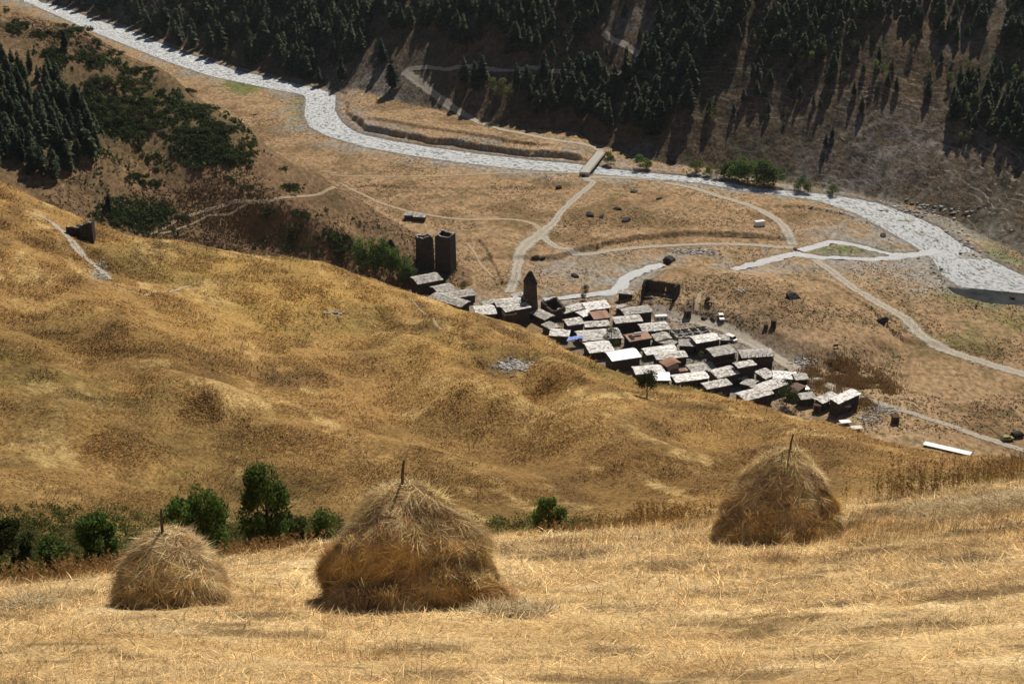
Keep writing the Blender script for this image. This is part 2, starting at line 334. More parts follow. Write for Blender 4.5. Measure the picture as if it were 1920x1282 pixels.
# ------------------------------------------------------------------ materials
def mat(name):
    m = bpy.data.materials.new(name); m.use_nodes = True; b = m.node_tree.nodes['Principled BSDF']
    b.inputs['Roughness'].default_value = .9; b.inputs['Specular IOR Level'].default_value = .15
    return m, m.node_tree, b
def N(t, kind, **kw):
    n = t.nodes.new(kind)
    for k, v in kw.items():
        if k in n.inputs: n.inputs[k].default_value = v
        else: setattr(n, k, v)
    return n
def ramp(t, src, stops):
    r = t.nodes.new('ShaderNodeValToRGB'); e = r.color_ramp.elements
    while len(e) < len(stops): e.new(.5)
    for el, (p, c) in zip(e, stops): el.position = p; el.color = (*c, 1) if len(c) == 3 else c
    t.links.new(src, r.inputs[0]); return r.outputs[0]
def noise_mat(name, c1, c2, scale=3, rough=.9, bump=0, bscale=None, detail=4, spec=.15, obj=True):
    m, t, b = mat(name); tc = N(t, 'ShaderNodeTexCoord'); n = N(t, 'ShaderNodeTexNoise', Scale=scale, Detail=detail)
    t.links.new(tc.outputs['Object'], n.inputs['Vector'])
    t.links.new(ramp(t, n.outputs[0], [(.32, c1), (.68, c2)]), b.inputs['Base Color'])
    b.inputs['Roughness'].default_value = rough; b.inputs['Specular IOR Level'].default_value = spec
    if bump:
        bp = N(t, 'ShaderNodeBump', Strength=1.0, Distance=bump); n2 = N(t, 'ShaderNodeTexNoise', Scale=bscale or scale*2, Detail=3)
        t.links.new(tc.outputs['Object'], n2.inputs['Vector']); t.links.new(n2.outputs[0], bp.inputs['Height']); t.links.new(bp.outputs[0], b.inputs['Normal'])
    return m
def island_mat(name, stops, rough=.85, trans=0.0, objvar=0.0, spec=.15, tcol=None):
    m, t, b = mat(name); g = N(t, 'ShaderNodeNewGeometry')
    c = ramp(t, g.outputs['Random Per Island'], stops)
    if objvar:
        oi = N(t, 'ShaderNodeObjectInfo'); hs = N(t, 'ShaderNodeHueSaturation'); mr = N(t, 'ShaderNodeMapRange')
        mr.inputs['To Min'].default_value = 1-objvar; mr.inputs['To Max'].default_value = 1+objvar
        t.links.new(oi.outputs['Random'], mr.inputs['Value']); t.links.new(mr.outputs[0], hs.inputs['Value'])
        m2 = N(t, 'ShaderNodeMapRange'); m2.inputs['To Min'].default_value = .5-.04*objvar; m2.inputs['To Max'].default_value = .5+.05*objvar
        mm = N(t, 'ShaderNodeMath', operation='FRACT'); mu = N(t, 'ShaderNodeMath', operation='MULTIPLY'); mu.inputs[1].default_value = 7.31
        t.links.new(oi.outputs['Random'], mu.inputs[0]); t.links.new(mu.outputs[0], mm.inputs[0]); t.links.new(mm.outputs[0], m2.inputs['Value']); t.links.new(m2.outputs[0], hs.inputs['Hue'])
        t.links.new(c, hs.inputs['Color']); c = hs.outputs[0]
    t.links.new(c, b.inputs['Base Color']); b.inputs['Roughness'].default_value = rough; b.inputs['Specular IOR Level'].default_value = spec
    if trans:
        tr = N(t, 'ShaderNodeBsdfTranslucent'); mx = N(t, 'ShaderNodeMixShader'); mx.inputs[0].default_value = trans
        t.links.new(c, tr.inputs[0]); out = t.nodes['Material Output']
        t.links.new(b.outputs[0], mx.inputs[1]); t.links.new(tr.outputs[0], mx.inputs[2]); t.links.new(mx.outputs[0], out.inputs[0])
    return m

def ground_material():
    m, t, b = mat('ground'); a = N(t, 'ShaderNodeAttribute', attribute_name='soil'); tc = N(t, 'ShaderNodeTexCoord')
    k = N(t, 'ShaderNodeAttribute', attribute_name='grain')      # r: fine feature size weight (near meadow), g: golden hill, b: far
    outs = []
    for sc, lo, hi in ((14.0, .55, 1.45), (1.7, .55, 1.45), (.55, .6, 1.4)):
        mp = N(t, 'ShaderNodeMapping'); mp.inputs['Scale'].default_value = (1, .55, 1); mp.inputs['Rotation'].default_value = (0, 0, .5)
        t.links.new(tc.outputs['Object'], mp.inputs[0]); n = N(t, 'ShaderNodeTexNoise', Scale=sc, Detail=5, Roughness=.65)
        t.links.new(mp.outputs[0], n.inputs['Vector']); outs.append(n)
    sx = N(t, 'ShaderNodeSeparateColor'); t.links.new(k.outputs['Color'], sx.inputs[0])
    def mixf(f, x, y):
        q = N(t, 'ShaderNodeMix', data_type='FLOAT'); t.links.new(f, q.inputs[0]); t.links.new(x, q.inputs[2]); t.links.new(y, q.inputs[3]); return q.outputs[0]
    v = mixf(sx.outputs[1], outs[2].outputs[0], outs[1].outputs[0]); v = mixf(sx.outputs[0], v, outs[0].outputs[0])
    mr = N(t, 'ShaderNodeMapRange'); mr.inputs['From Min'].default_value = .3; mr.inputs['From Max'].default_value = .7
    mr.inputs['To Min'].default_value = .5; mr.inputs['To Max'].default_value = 1.5; t.links.new(v, mr.inputs['Value'])
    vm = N(t, 'ShaderNodeVectorMath', operation='SCALE'); t.links.new(a.outputs['Color'], vm.inputs[0]); t.links.new(mr.outputs[0], vm.inputs['Scale'])
    pa = N(t, 'ShaderNodeAttribute', attribute_name='phase'); ta = N(t, 'ShaderNodeAttribute', attribute_name='trails')
    wn = N(t, 'ShaderNodeTexNoise', Scale=.04, Detail=5, Roughness=.55); t.links.new(tc.outputs['Object'], wn.inputs['Vector'])
    w1 = N(t, 'ShaderNodeMath', operation='MULTIPLY_ADD'); w1.inputs[1].default_value = 5.0; t.links.new(wn.outputs[0], w1.inputs[0]); t.links.new(pa.outputs['Fac'], w1.inputs[2])
    w2 = N(t, 'ShaderNodeMath', operation='PINGPONG'); w2.inputs[1].default_value = .5; t.links.new(w1.outputs[0], w2.inputs[0])
    w3 = N(t, 'ShaderNodeMapRange'); w3.inputs['From Min'].default_value = .36; w3.inputs['From Max'].default_value = .47; t.links.new(w2.outputs[0], w3.inputs['Value'])
    w4 = N(t, 'ShaderNodeMath', operation='MULTIPLY'); t.links.new(w3.outputs[0], w4.inputs[0]); t.links.new(ta.outputs['Fac'], w4.inputs[1])
    bn = N(t, 'ShaderNodeTexNoise', Scale=.11, Detail=5, Roughness=.7); t.links.new(tc.outputs['Object'], bn.inputs['Vector']); bm_ = N(t, 'ShaderNodeMapRange'); bm_.inputs['From Min'].default_value = .44; bm_.inputs['From Max'].default_value = .60; t.links.new(bn.outputs[0], bm_.inputs['Value'])
    w5 = N(t, 'ShaderNodeMath', operation='MULTIPLY'); t.links.new(bm_.outputs[0], w5.inputs[1]); t.links.new(w4.outputs[0], w5.inputs[0])
    tm = N(t, 'ShaderNodeMix', data_type='RGBA'); tm.inputs[7].default_value = (.34, .28, .215, 1); t.links.new(w5.outputs[0], tm.inputs[0]); t.links.new(vm.outputs[0], tm.inputs[6])
    t.links.new(tm.outputs[2], b.inputs['Base Color'])
    bp = N(t, 'ShaderNodeBump', Strength=.9); ds = N(t, 'ShaderNodeMapRange'); ds.inputs['To Min'].default_value = .9; ds.inputs['To Max'].default_value = .05
    t.links.new(sx.outputs[0], ds.inputs['Value']); t.links.new(ds.outputs[0], bp.inputs['Distance']); t.links.new(v, bp.inputs['Height']); t.links.new(bp.outputs[0], b.inputs['Normal'])
    b.inputs['Roughness'].default_value = 1; b.inputs['Specular IOR Level'].default_value = .05
    return m

# ------------------------------------------------------------------ object helpers
def tag(o, label=None, cat=None, group=None, kind=None):
    if label: o['label'] = label
    if cat: o['category'] = cat
    if group: o['group'] = group
    if kind: o['kind'] = kind
    return o
def link(name, me, m=None, parent=None, loc=None, rz=0):
    o = bpy.data.objects.new(name, me); C.objects.link(o)
    if m is not None and me is not None and not me.materials:
        for q in (m if isinstance(m, (list, tuple)) else [m]): me.materials.append(q)
    if parent: o.parent = parent
    if loc is not None: o.location = loc
    if rz: o.rotation_euler = (0, 0, rz)
    return o
def empty(name, loc, rz=0):
    o = bpy.data.objects.new(name, None); C.objects.link(o); o.location = loc; o.rotation_euler = (0, 0, rz); o.empty_display_size = .5; return o
def children(o): return [c for c in bpy.data.objects if c.parent == o]
class MB:
    def __init__(s): s.v = []; s.f = []
    def add(s, vs, fs):
        n = len(s.v); s.v += [tuple(map(float, v)) for v in vs]; s.f += [tuple(i+n for i in f) for f in fs]; return s
    def box(s, x0, x1, y0, y1, z0, z1, jit=0):
        vs = [(x, y, z) for z in (z0, z1) for y in (y0, y1) for x in (x0, x1)]
        if jit: vs = [(x+random.uniform(-jit, jit), y+random.uniform(-jit, jit), z+random.uniform(-jit, jit)) for x, y, z in vs]
        return s.add(vs, [(0,2,3,1),(4,5,7,6),(0,1,5,4),(2,6,7,3),(0,4,6,2),(1,3,7,5)])
    def tube(s, p0, p1, r0, r1, n=6):
        p0 = np.array(p0, float); p1 = np.array(p1, float); d = p1-p0; L = np.linalg.norm(d); d /= max(L, 1e-6)
        a = np.cross(d, (0, 0, 1) if abs(d[2]) < .9 else (1, 0, 0)); a /= np.linalg.norm(a); b = np.cross(d, a)
        vs = []
        for p, r in ((p0, r0), (p1, r1)):
            for i in range(n):
                q = 2*math.pi*i/n; vs.append(p+a*r*math.cos(q)+b*r*math.sin(q))
        fs = [(i, (i+1) % n, n+(i+1) % n, n+i) for i in range(n)]+[tuple(range(n))[::-1], tuple(range(n, 2*n))]
        return s.add(vs, fs)
    def frame(s, x0, x1, z0, z1, w, ya, yb):
        o = [(x0, z0), (x1, z0), (x1, z1), (x0, z1)]; i_ = [(x0+w, z0+w), (x1-w, z0+w), (x1-w, z1-w), (x0+w, z1-w)]
        vs = [(a, y, b) for y in (ya, yb) for P in (o, i_) for a, b in P]; fs = []
        for k in range(4):
            n = (k+1) % 4; fs += [(k, n, 4+n, 4+k), (8+k, 12+k, 12+n, 8+n), (k, 8+k, 8+n, n), (4+k, 4+n, 12+n, 12+k)]
        return s.add(vs, fs)
    def mesh(s, name):
        me = bpy.data.meshes.new(name); me.from_pydata(s.v, [], s.f); me.update(); return me

ii_, jj_ = np.meshgrid(np.arange(NT-1), np.arange(ND-1))
q0 = (jj_*NT+ii_).ravel(); quads = np.stack([q0, q0+1, q0+1+NT, q0+NT], 1)
gme = mesh_np('ground', np.stack([X, Y, base], -1).reshape(-1, 3), quads=quads)
ph_ = gme.attributes.new('phase', 'FLOAT', 'POINT'); ph_.data.foreach_set('value', (tz/2.6).astype(np.float32).ravel())
tm_ = gme.attributes.new('trails', 'FLOAT', 'POINT'); tm_.data.foreach_set('value', (regE*right*(1-sst(s, 50, 105))*(.35+.65*sst(fbm(ua, s, 30, 3, 229), -.4, .3))).astype(np.float32).ravel())
ca_ = gme.color_attributes.new('soil', 'FLOAT_COLOR', 'POINT')
ca_.data.foreach_set('color', np.concatenate([col.reshape(-1, 3), np.ones((NT*ND, 1))], 1).astype(np.float32).ravel())
gr = np.stack([1-sst(D, 48, 60), regB*1.0, regE*1.0, np.ones(D.shape)], -1)
cg_ = gme.color_attributes.new('grain', 'FLOAT_COLOR', 'POINT'); cg_.data.foreach_set('color', gr.astype(np.float32).ravel())
gme.polygons.foreach_set('use_smooth', np.ones(len(gme.polygons), bool))
tag(link('ground', gme, ground_material()), kind='structure')

# visible cells, for scattering
vis = np.zeros(TH.shape, bool); vis[1:] = G.t[1:] >= G.ct[:-1]-1e-4
vis &= (PX > -60) & (PX < 1980) & (PY < 1320) & (PY > -40)
area = np.zeros(TH.shape); area[:-1] = np.abs(PY[:-1]-PY[1:])*np.gradient(PX, axis=1)[:-1]
area = np.where(vis, np.clip(area, 0, 60), 0)
def sample(n, w):
    p = (area*w).ravel(); p = p/p.sum(); k = RNG.choice(p.size, n, p=p); j, i = np.divmod(k, NT)
    fi = i+RNG.random(n); fj = np.minimum(j+RNG.random(n), ND-1.01); i1 = np.minimum(i+1, NT-1); j0 = fj.astype(int)
    th = th_g[i]+(th_g[i1]-th_g[i])*(fi-i); d = d_g[j0]+(d_g[j0+1]-d_g[j0])*(fj-j0)
    x, y = d*np.sin(th), d*np.cos(th); return x, y, G.h(x, y), d

def blades(name, x, y, z, L, W, lean, az, mat_, sink=.03, curve=.3, seg=2):
    """one mesh of thin bent straws: lean 0 = upright, pi/2 = lying"""
    n = len(x); dx, dy = np.cos(az), np.sin(az); px_, py_ = -dy, dx
    tw = RNG.uniform(0, math.pi, n); vs = []
    ux, uy = np.cos(tw), np.sin(tw)
    lv = np.linspace(0, 1, seg+1)
    for k, f in enumerate(lv):
        a = lean+curve*(f-.5); hx = np.sin(a)*L*f; hz = np.cos(a)*L*f
        w = W*(1-f*.85)*.5 if k < seg else W*0
        cx, cy, cz = x+dx*hx, y+dy*hx, z-sink+hz
        if k < seg:
            vs += [np.stack([cx-ux*w, cy-uy*w, cz], 1), np.stack([cx+ux*w, cy+uy*w, cz], 1)]
        else: vs.append(np.stack([cx, cy, cz], 1))
    k = 2*seg+1; V = np.stack(vs, 1).reshape(-1, 3); b0 = np.arange(n)*k
    qs = [np.stack([b0+2*i, b0+2*i+1, b0+2*i+3, b0+2*i+2], 1) for i in range(seg-1)]
    tr = np.stack([b0+2*seg-2, b0+2*seg-1, b0+2*seg], 1)
    me = mesh_np(name, V, tris=tr, quads=np.concatenate(qs) if qs else None)
    return link(name, me, mat_)

def tint(me, x, y, k, var=.0):
    j = np.clip(np.searchsorted(d_g, np.hypot(x, y))-1, 0, ND-1); i = np.clip(np.searchsorted(th_g, np.arctan2(x, y))-1, 0, NT-1)
    c = col[j, i]*(1+var*RNG.normal(0, 1, len(x))[:, None]); c = np.clip(c, .01, .9)
    c = np.repeat(np.concatenate([c, np.ones((len(x), 1))], 1), k, 0)
    a = me.color_attributes.new('soil', 'FLOAT_COLOR', 'POINT'); a.data.foreach_set('color', c.astype(np.float32).ravel())
def tint_mat(name, lo, hi, trans=.2, gain=1.0):
    m = island_mat(name, [(0, (lo,)*3), (.6, (1, 1, 1)), (1, (hi,)*3)], trans=trans); t = m.node_tree
    src = [l for l in t.links if l.to_node.type == 'BSDF_PRINCIPLED' and l.to_socket.name == 'Base Color'][0].from_socket
    a = N(t, 'ShaderNodeAttribute', attribute_name='soil'); v = N(t, 'ShaderNodeVectorMath', operation='MULTIPLY'); t.links.new(a.outputs['Color'], v.inputs[0]); t.links.new(src, v.inputs[1])
    g = N(t, 'ShaderNodeVectorMath', operation='SCALE'); g.inputs['Scale'].default_value = gain; t.links.new(v.outputs[0], g.inputs[0])
    for n in t.nodes:
        if n.type == 'BSDF_PRINCIPLED': t.links.new(g.outputs[0], n.inputs['Base Color'])
        if n.type == 'BSDF_TRANSLUCENT': t.links.new(g.outputs[0], n.inputs[0])
    return m
M = {}
M['tstraw'] = tint_mat('tstraw', .3, 1.9, .2, 1.15)
M['tgold'] = tint_mat('tgold', .35, 1.75, .2, 1.12)
M['straw'] = island_mat('straw', [(0, (.30, .18, .07)), (.35, (.46, .31, .13)), (.7, (.60, .45, .22)), (1, (.74, .61, .36))], trans=.25)
M['hay'] = island_mat('hay', [(0, (.10, .06, .025)), (.35, (.33, .22, .09)), (.65, (.66, .50, .26)), (1, (.95, .82, .55))], trans=.15)
M['hayt'] = tint_mat('hayt', .55, 1.5, .15, 1.0)
M['haycore'] = noise_mat('haycore', (.09, .055, .022), (.24, .15, .06), 9, bump=.05)  # dark core colour paints shade into the gaps between the straws
M['gold'] = island_mat('gold', [(0, (.17, .10, .035)), (.4, (.34, .20, .062)), (.8, (.46, .29, .095)), (1, (.56, .38, .15))], trans=.25)
M['tuft'] = island_mat('tuft', [(0, (.10, .07, .035)), (.5, (.17, .12, .06)), (1, (.28, .20, .10))])
M['brush'] = island_mat('brush', [(0, (.05, .07, .018)), (.5, (.10, .13, .03)), (1, (.22, .17, .06))], trans=.3)
M['weed'] = island_mat('weed', [(0, (.17, .10, .045)), (.6, (.34, .21, .09)), (1, (.50, .36, .17))], trans=.2)
M['stone'] = noise_mat('stone', (.022, .02, .018), (.075, .066, .058), 2.2, bump=.12, bscale=3.5)
M['stone_red'] = noise_mat('stone_red', (.05, .036, .028), (.13, .09, .07), 2.2, bump=.12, bscale=3.5)
M['slate'] = island_mat('slate', [(0, (.19, .155, .125)), (.25, (.36, .32, .28)), (.6, (.58, .55, .50)), (1, (.78, .75, .71))], rough=.6, spec=.4)
M['slate_grey'] = island_mat('slate_grey', [(0, (.15, .13, .11)), (.3, (.28, .255, .22)), (.7, (.41, .38, .335)), (1, (.60, .56, .50))], rough=.6, spec=.4)
M['slate_white'] = island_mat('slate_white', [(0, (.24, .21, .18)), (.2, (.54, .51, .47)), (.6, (.72, .69, .65)), (1, (.82, .80, .77))], rough=.45, spec=.5)
M['metal_white'] = island_mat('metal_white', [(0, (.72, .72, .72)), (1, (.82, .82, .82))], rough=.4, spec=.5)
M['metal_rust'] = island_mat('metal_rust', [(0, (.22, .10, .06)), (.5, (.30, .15, .09)), (1, (.38, .21, .13))], rough=.6)
M['metal_darkrust'] = island_mat('metal_darkrust', [(0, (.10, .05, .035)), (1, (.17, .08, .055))], rough=.6)
M['wood'] = noise_mat('wood', (.05, .035, .022), (.13, .09, .06), 6)
M['glass'] = noise_mat('glass', (.015, .018, .02), (.03, .034, .04), 2, rough=.2, spec=.5)
M['white_paint'] = noise_mat('white_paint', (.72, .72, .71), (.80, .80, .79), 2, rough=.35, spec=.5)
M['dark'] = noise_mat('dark', (.02, .02, .02), (.04, .04, .04), 2)
M['concrete'] = noise_mat('concrete', (.34, .32, .28), (.48, .45, .40), 1.5)
def edge_mat(name, c1, c2, cr, soft=.5, scale=1.2, ruts=True, rough=.95):
    m, t, b = mat(name); a = N(t, 'ShaderNodeAttribute', attribute_name='flow'); tc = N(t, 'ShaderNodeTexCoord'); n = N(t, 'ShaderNodeTexNoise', Scale=scale, Detail=6, Roughness=.7)
    t.links.new(tc.outputs['Object'], n.inputs['Vector']); c = ramp(t, n.outputs[0], [(.35, c1), (.65, c2)])
    sx = N(t, 'ShaderNodeSeparateXYZ'); t.links.new(a.outputs['Vector'], sx.inputs[0])
    def mth(op, x, y=None):
        q = N(t, 'ShaderNodeMath', operation=op)
        for k, v in enumerate((x, y)):
            if v is None: continue
            if isinstance(v, (int, float)): q.inputs[k].default_value = v
            else: t.links.new(v, q.inputs[k])
        return q.outputs[0]
    e = mth('ABSOLUTE', mth('SUBTRACT', sx.outputs[1], .5)); e = mth('MULTIPLY', e, 2.0)        # 0 centre .. 1 edge
    if ruts:
        w = mth('ABSOLUTE', mth('SUBTRACT', e, .42)); mr = N(t, 'ShaderNodeMapRange'); mr.inputs['From Min'].default_value = .08; mr.inputs['From Max'].default_value = .3; t.links.new(w, mr.inputs['Value'])
        mx = N(t, 'ShaderNodeMix', data_type='RGBA'); mx.inputs[7].default_value = (*cr, 1); f = mth('MULTIPLY', mr.outputs[0], .45); t.links.new(f, mx.inputs[0]); t.links.new(c, mx.inputs[6]); c = mx.outputs[2]
    t.links.new(c, b.inputs['Base Color']); b.inputs['Roughness'].default_value = rough
    n2 = N(t, 'ShaderNodeTexNoise', Scale=.7, Detail=5, Roughness=.7); t.links.new(tc.outputs['Object'], n2.inputs['Vector'])
    al = mth('ADD', e, mth('MULTIPLY', mth('SUBTRACT', n2.outputs[0], .5), soft*3)); mr = N(t, 'ShaderNodeMapRange'); mr.inputs['From Min'].default_value = .95; mr.inputs['From Max'].default_value = .70
    t.links.new(al, mr.inputs['Value']); t.links.new(mr.outputs[0], b.inputs['Alpha']); return m
M['gravel'] = edge_mat('gravel', (.32, .28, .225), (.50, .45, .37), (.28, .22, .14), .6)
M['track'] = edge_mat('track', (.34, .265, .17), (.46, .37, .25), (.30, .21, .11), .7)
M['rock'] = noise_mat('rock', (.025, .023, .021), (.085, .078, .07), 1.2, bump=.3)
M['rubble'] = island_mat('rubble', [(0, (.12, .11, .1)), (.5, (.3, .28, .25)), (1, (.55, .52, .48))])
M['needle'] = island_mat('needle', [(0, (.016, .024, .012)), (.6, (.036, .050, .020)), (1, (.075, .085, .032))], trans=.22, objvar=.6)
M['leafdark'] = island_mat('leafdark', [(0, (.028, .040, .013)), (.6, (.06, .082, .024)), (1, (.11, .125, .04))], trans=.3, objvar=.3)
M['leaf'] = island_mat('leaf', [(0, (.055, .09, .022)), (.6, (.12, .185, .04)), (1, (.22, .30, .075))], trans=.42, objvar=.3)
M['leafpale'] = island_mat('leafpale', [(0, (.08, .11, .03)), (.6, (.16, .19, .06)), (1, (.26, .28, .10))], trans=.4, objvar=.35)
M['bark'] = noise_mat('bark', (.05, .038, .028), (.11, .085, .065), 5)
M['blue'] = noise_mat('blue', (.10, .18, .55), (.45, .55, .80), 1.2)
M['yellow'] = noise_mat('yellow', (.06, .06, .05), (.5, .45, .16), 1.2)
M['hide'] = noise_mat('hide', (.03, .02, .015), (.09, .055, .035), 2)

def water_material(name, stops, soft):
    m, t, b = mat(name); a = N(t, 'ShaderNodeAttribute', attribute_name='flow'); tc = N(t, 'ShaderNodeTexCoord')
    mp = N(t, 'ShaderNodeMapping'); mp.inputs['Scale'].default_value = (.38, .62, 1); t.links.new(a.outputs['Vector'], mp.inputs[0])
    n = N(t, 'ShaderNodeTexNoise', Scale=1.0, Detail=8, Roughness=.7, Distortion=.2); t.links.new(mp.outputs[0], n.inputs['Vector'])
    q = n
    t.links.new(ramp(t, q.outputs[0], stops), b.inputs['Base Color']); b.inputs['Roughness'].default_value = .22; b.inputs['Specular IOR Level'].default_value = .7
    bp = N(t, 'ShaderNodeBump', Strength=1, Distance=1.2); n2 = N(t, 'ShaderNodeTexNoise', Scale=.7, Detail=9, Roughness=.85, Distortion=1.0)
    t.links.new(tc.outputs['Object'], n2.inputs['Vector']); t.links.new(n2.outputs[0], bp.inputs['Height']); t.links.new(bp.outputs[0], b.inputs['Normal'])
    if soft:
        sx = N(t, 'ShaderNodeSeparateXYZ'); t.links.new(a.outputs['Vector'], sx.inputs[0])
        e1 = N(t, 'ShaderNodeMath', operation='SUBTRACT'); e1.inputs[1].default_value = .5; t.links.new(sx.outputs[2], e1.inputs[0]); e2 = N(t, 'ShaderNodeMath', operation='ABSOLUTE'); t.links.new(e1.outputs[0], e2.inputs[0])
        n3 = N(t, 'ShaderNodeTexNoise', Scale=.45, Detail=5, Roughness=.7); t.links.new(tc.outputs['Object'], n3.inputs['Vector'])
        e3 = N(t, 'ShaderNodeMath', operation='MULTIPLY_ADD'); e3.inputs[1].default_value = soft; t.links.new(n3.outputs[0], e3.inputs[0]); t.links.new(e2.outputs[0], e3.inputs[2])
        mr = N(t, 'ShaderNodeMapRange'); mr.inputs['From Min'].default_value = .46+soft*.5; mr.inputs['From Max'].default_value = .42+soft*.5; t.links.new(e3.outputs[0], mr.inputs['Value']); t.links.new(mr.outputs[0], b.inputs['Alpha'])
    return m
M['water'] = water_material('water', [(.33, (.06, .075, .08)), (.42, (.32, .35, .35)), (.48, (.76, .78, .78)), (.54, (.92, .93, .93))], .0)  # pale stops paint foam and sun sparkle into the base colour
M['stream'] = water_material('stream_water', [(.24, (.3, .32, .32)), (.31, (.74, .76, .76)), (.38, (.93, .94, .94))], .45)  # near-white stops paint sun glint into the stream colour
M['pool'] = noise_mat('pool', (.02, .025, .028), (.05, .055, .055), .2, rough=.12, spec=.5)

# ------------------------------------------------------------------ water
WZ = PLAIN-.55
def resamp(P, n):
    P = np.array(P, float); t = np.arange(len(P)); u = np.linspace(0, len(P)-1, n)
    # Catmull-Rom
    out = []
    for q in u:
        i = min(int(q), len(P)-2); f = q-i; p0 = P[max(i-1, 0)]; p1 = P[i]; p2 = P[i+1]; p3 = P[min(i+2, len(P)-1)]
        out.append(.5*((2*p1)+(-p0+p2)*f+(2*p0-5*p1+4*p2-p3)*f*f+(-p0+3*p1-3*p2+p3)*f**3))
    return np.array(out)
A_, B_ = resamp(rf, 300), resamp(rn, 300)
nw = 9; V = []; FL = []
def flow(me, F_):
    a = me.attributes.new('flow', 'FLOAT_VECTOR', 'POINT'); a.data.foreach_set('vector', np.asarray(F_, np.float32).ravel())
for k in range(nw):
    f = -.04+1.08*k/(nw-1); P = A_*(1-f)+B_*f; V.append(np.concatenate([P, np.full((300, 1), WZ)], 1)); wd_ = np.hypot(*(A_-B_).T); FL.append(np.stack([np.cumsum(np.r_[0, np.hypot(*np.diff(A_*.5+B_*.5, axis=0).T)]), (f-.5)*wd_, np.full(300, f)], 1))
V = np.stack(V, 1).reshape(-1, 3); V[:, 2] += fbm(V[:, 0], V[:, 1], 3, 2, 301)*.15
i_, j_ = np.meshgrid(np.arange(nw-1), np.arange(299)); q = (j_*nw+i_).ravel()
me = mesh_np('river', V, quads=np.stack([q, q+1, q+1+nw, q+nw], 1)); flow(me, np.stack(FL, 1).reshape(-1, 3)); me.polygons.foreach_set('use_smooth', np.ones(len(me.polygons), bool))
tag(link('river', me, M['water']), kind='structure')
def ribbon(name, W2, widths, m, dz=None, z=None, n=None, nw=6, jit=.12, soft=True):
    n = n or max(12, int(sum(math.hypot(a[0]-b[0], a[1]-b[1]) for a, b in zip(W2[:-1], W2[1:]))/1.5))
    P = resamp(W2, n); w = np.interp(np.linspace(0, 1, n), np.linspace(0, 1, len(widths)), widths)
    T = np.gradient(P, axis=0); T /= np.linalg.norm(T, axis=1)[:, None]+1e-9; Nn = np.stack([-T[:, 1], T[:, 0]], 1)
    V = []; FL = []; uu = np.cumsum(np.r_[0, np.hypot(*np.diff(P, axis=0).T)]); wl = w*(.5+jit*(fbm(P[:, 0], P[:, 1], 3, 2, 5))); wr = w*(.5+jit*(fbm(P[:, 0], P[:, 1], 3, 2, 9)))
    for k in range(nw):
        f = k/(nw-1); off = -wl*(1-f)+wr*f; Q = P+Nn*off[:, None]
        zz = G.h(Q[:, 0], Q[:, 1])+(dz if dz is not None else 0) if z is None else np.full(n, z)
        if z is None and k in (0, nw-1): zz = zz-dz*.4
        V.append(np.stack([Q[:, 0], Q[:, 1], zz], 1)); FL.append(np.stack([uu, np.full(n, f) if z is None else (f-.5)*w, np.full(n, f)], 1))
    V = np.stack(V, 1).reshape(-1, 3); i_, j_ = np.meshgrid(np.arange(nw-1), np.arange(n-1)); q = (j_*nw+i_).ravel()
    me = mesh_np(name, V, quads=np.stack([q, q+1, q+1+nw, q+nw], 1)); flow(me, np.stack(FL, 1).reshape(-1, 3)); me.polygons.foreach_set('use_smooth', np.ones(len(me.polygons), bool))
    return tag(link(name, me, m), kind='structure')
for k_, (w, W) in enumerate(stw): ribbon('stream', w, [a*1.05 for a in W], M['stream'], z=PLAIN-.45+.03*k_, jit=.3)
pw_ = on_plain([(1763,531),(1800,536),(1860,542),(1930,549),(1960,573),(1900,574),(1850,570),(1810,561),(1782,548)], PLAIN+.05)
pm = bpy.data.meshes.new('pool'); pm.from_pydata([(a, b_, PLAIN-.42) for a, b_ in pw_], [], [tuple(range(len(pw_)))]); tag(link('pool', pm, M['pool']), kind='structure')

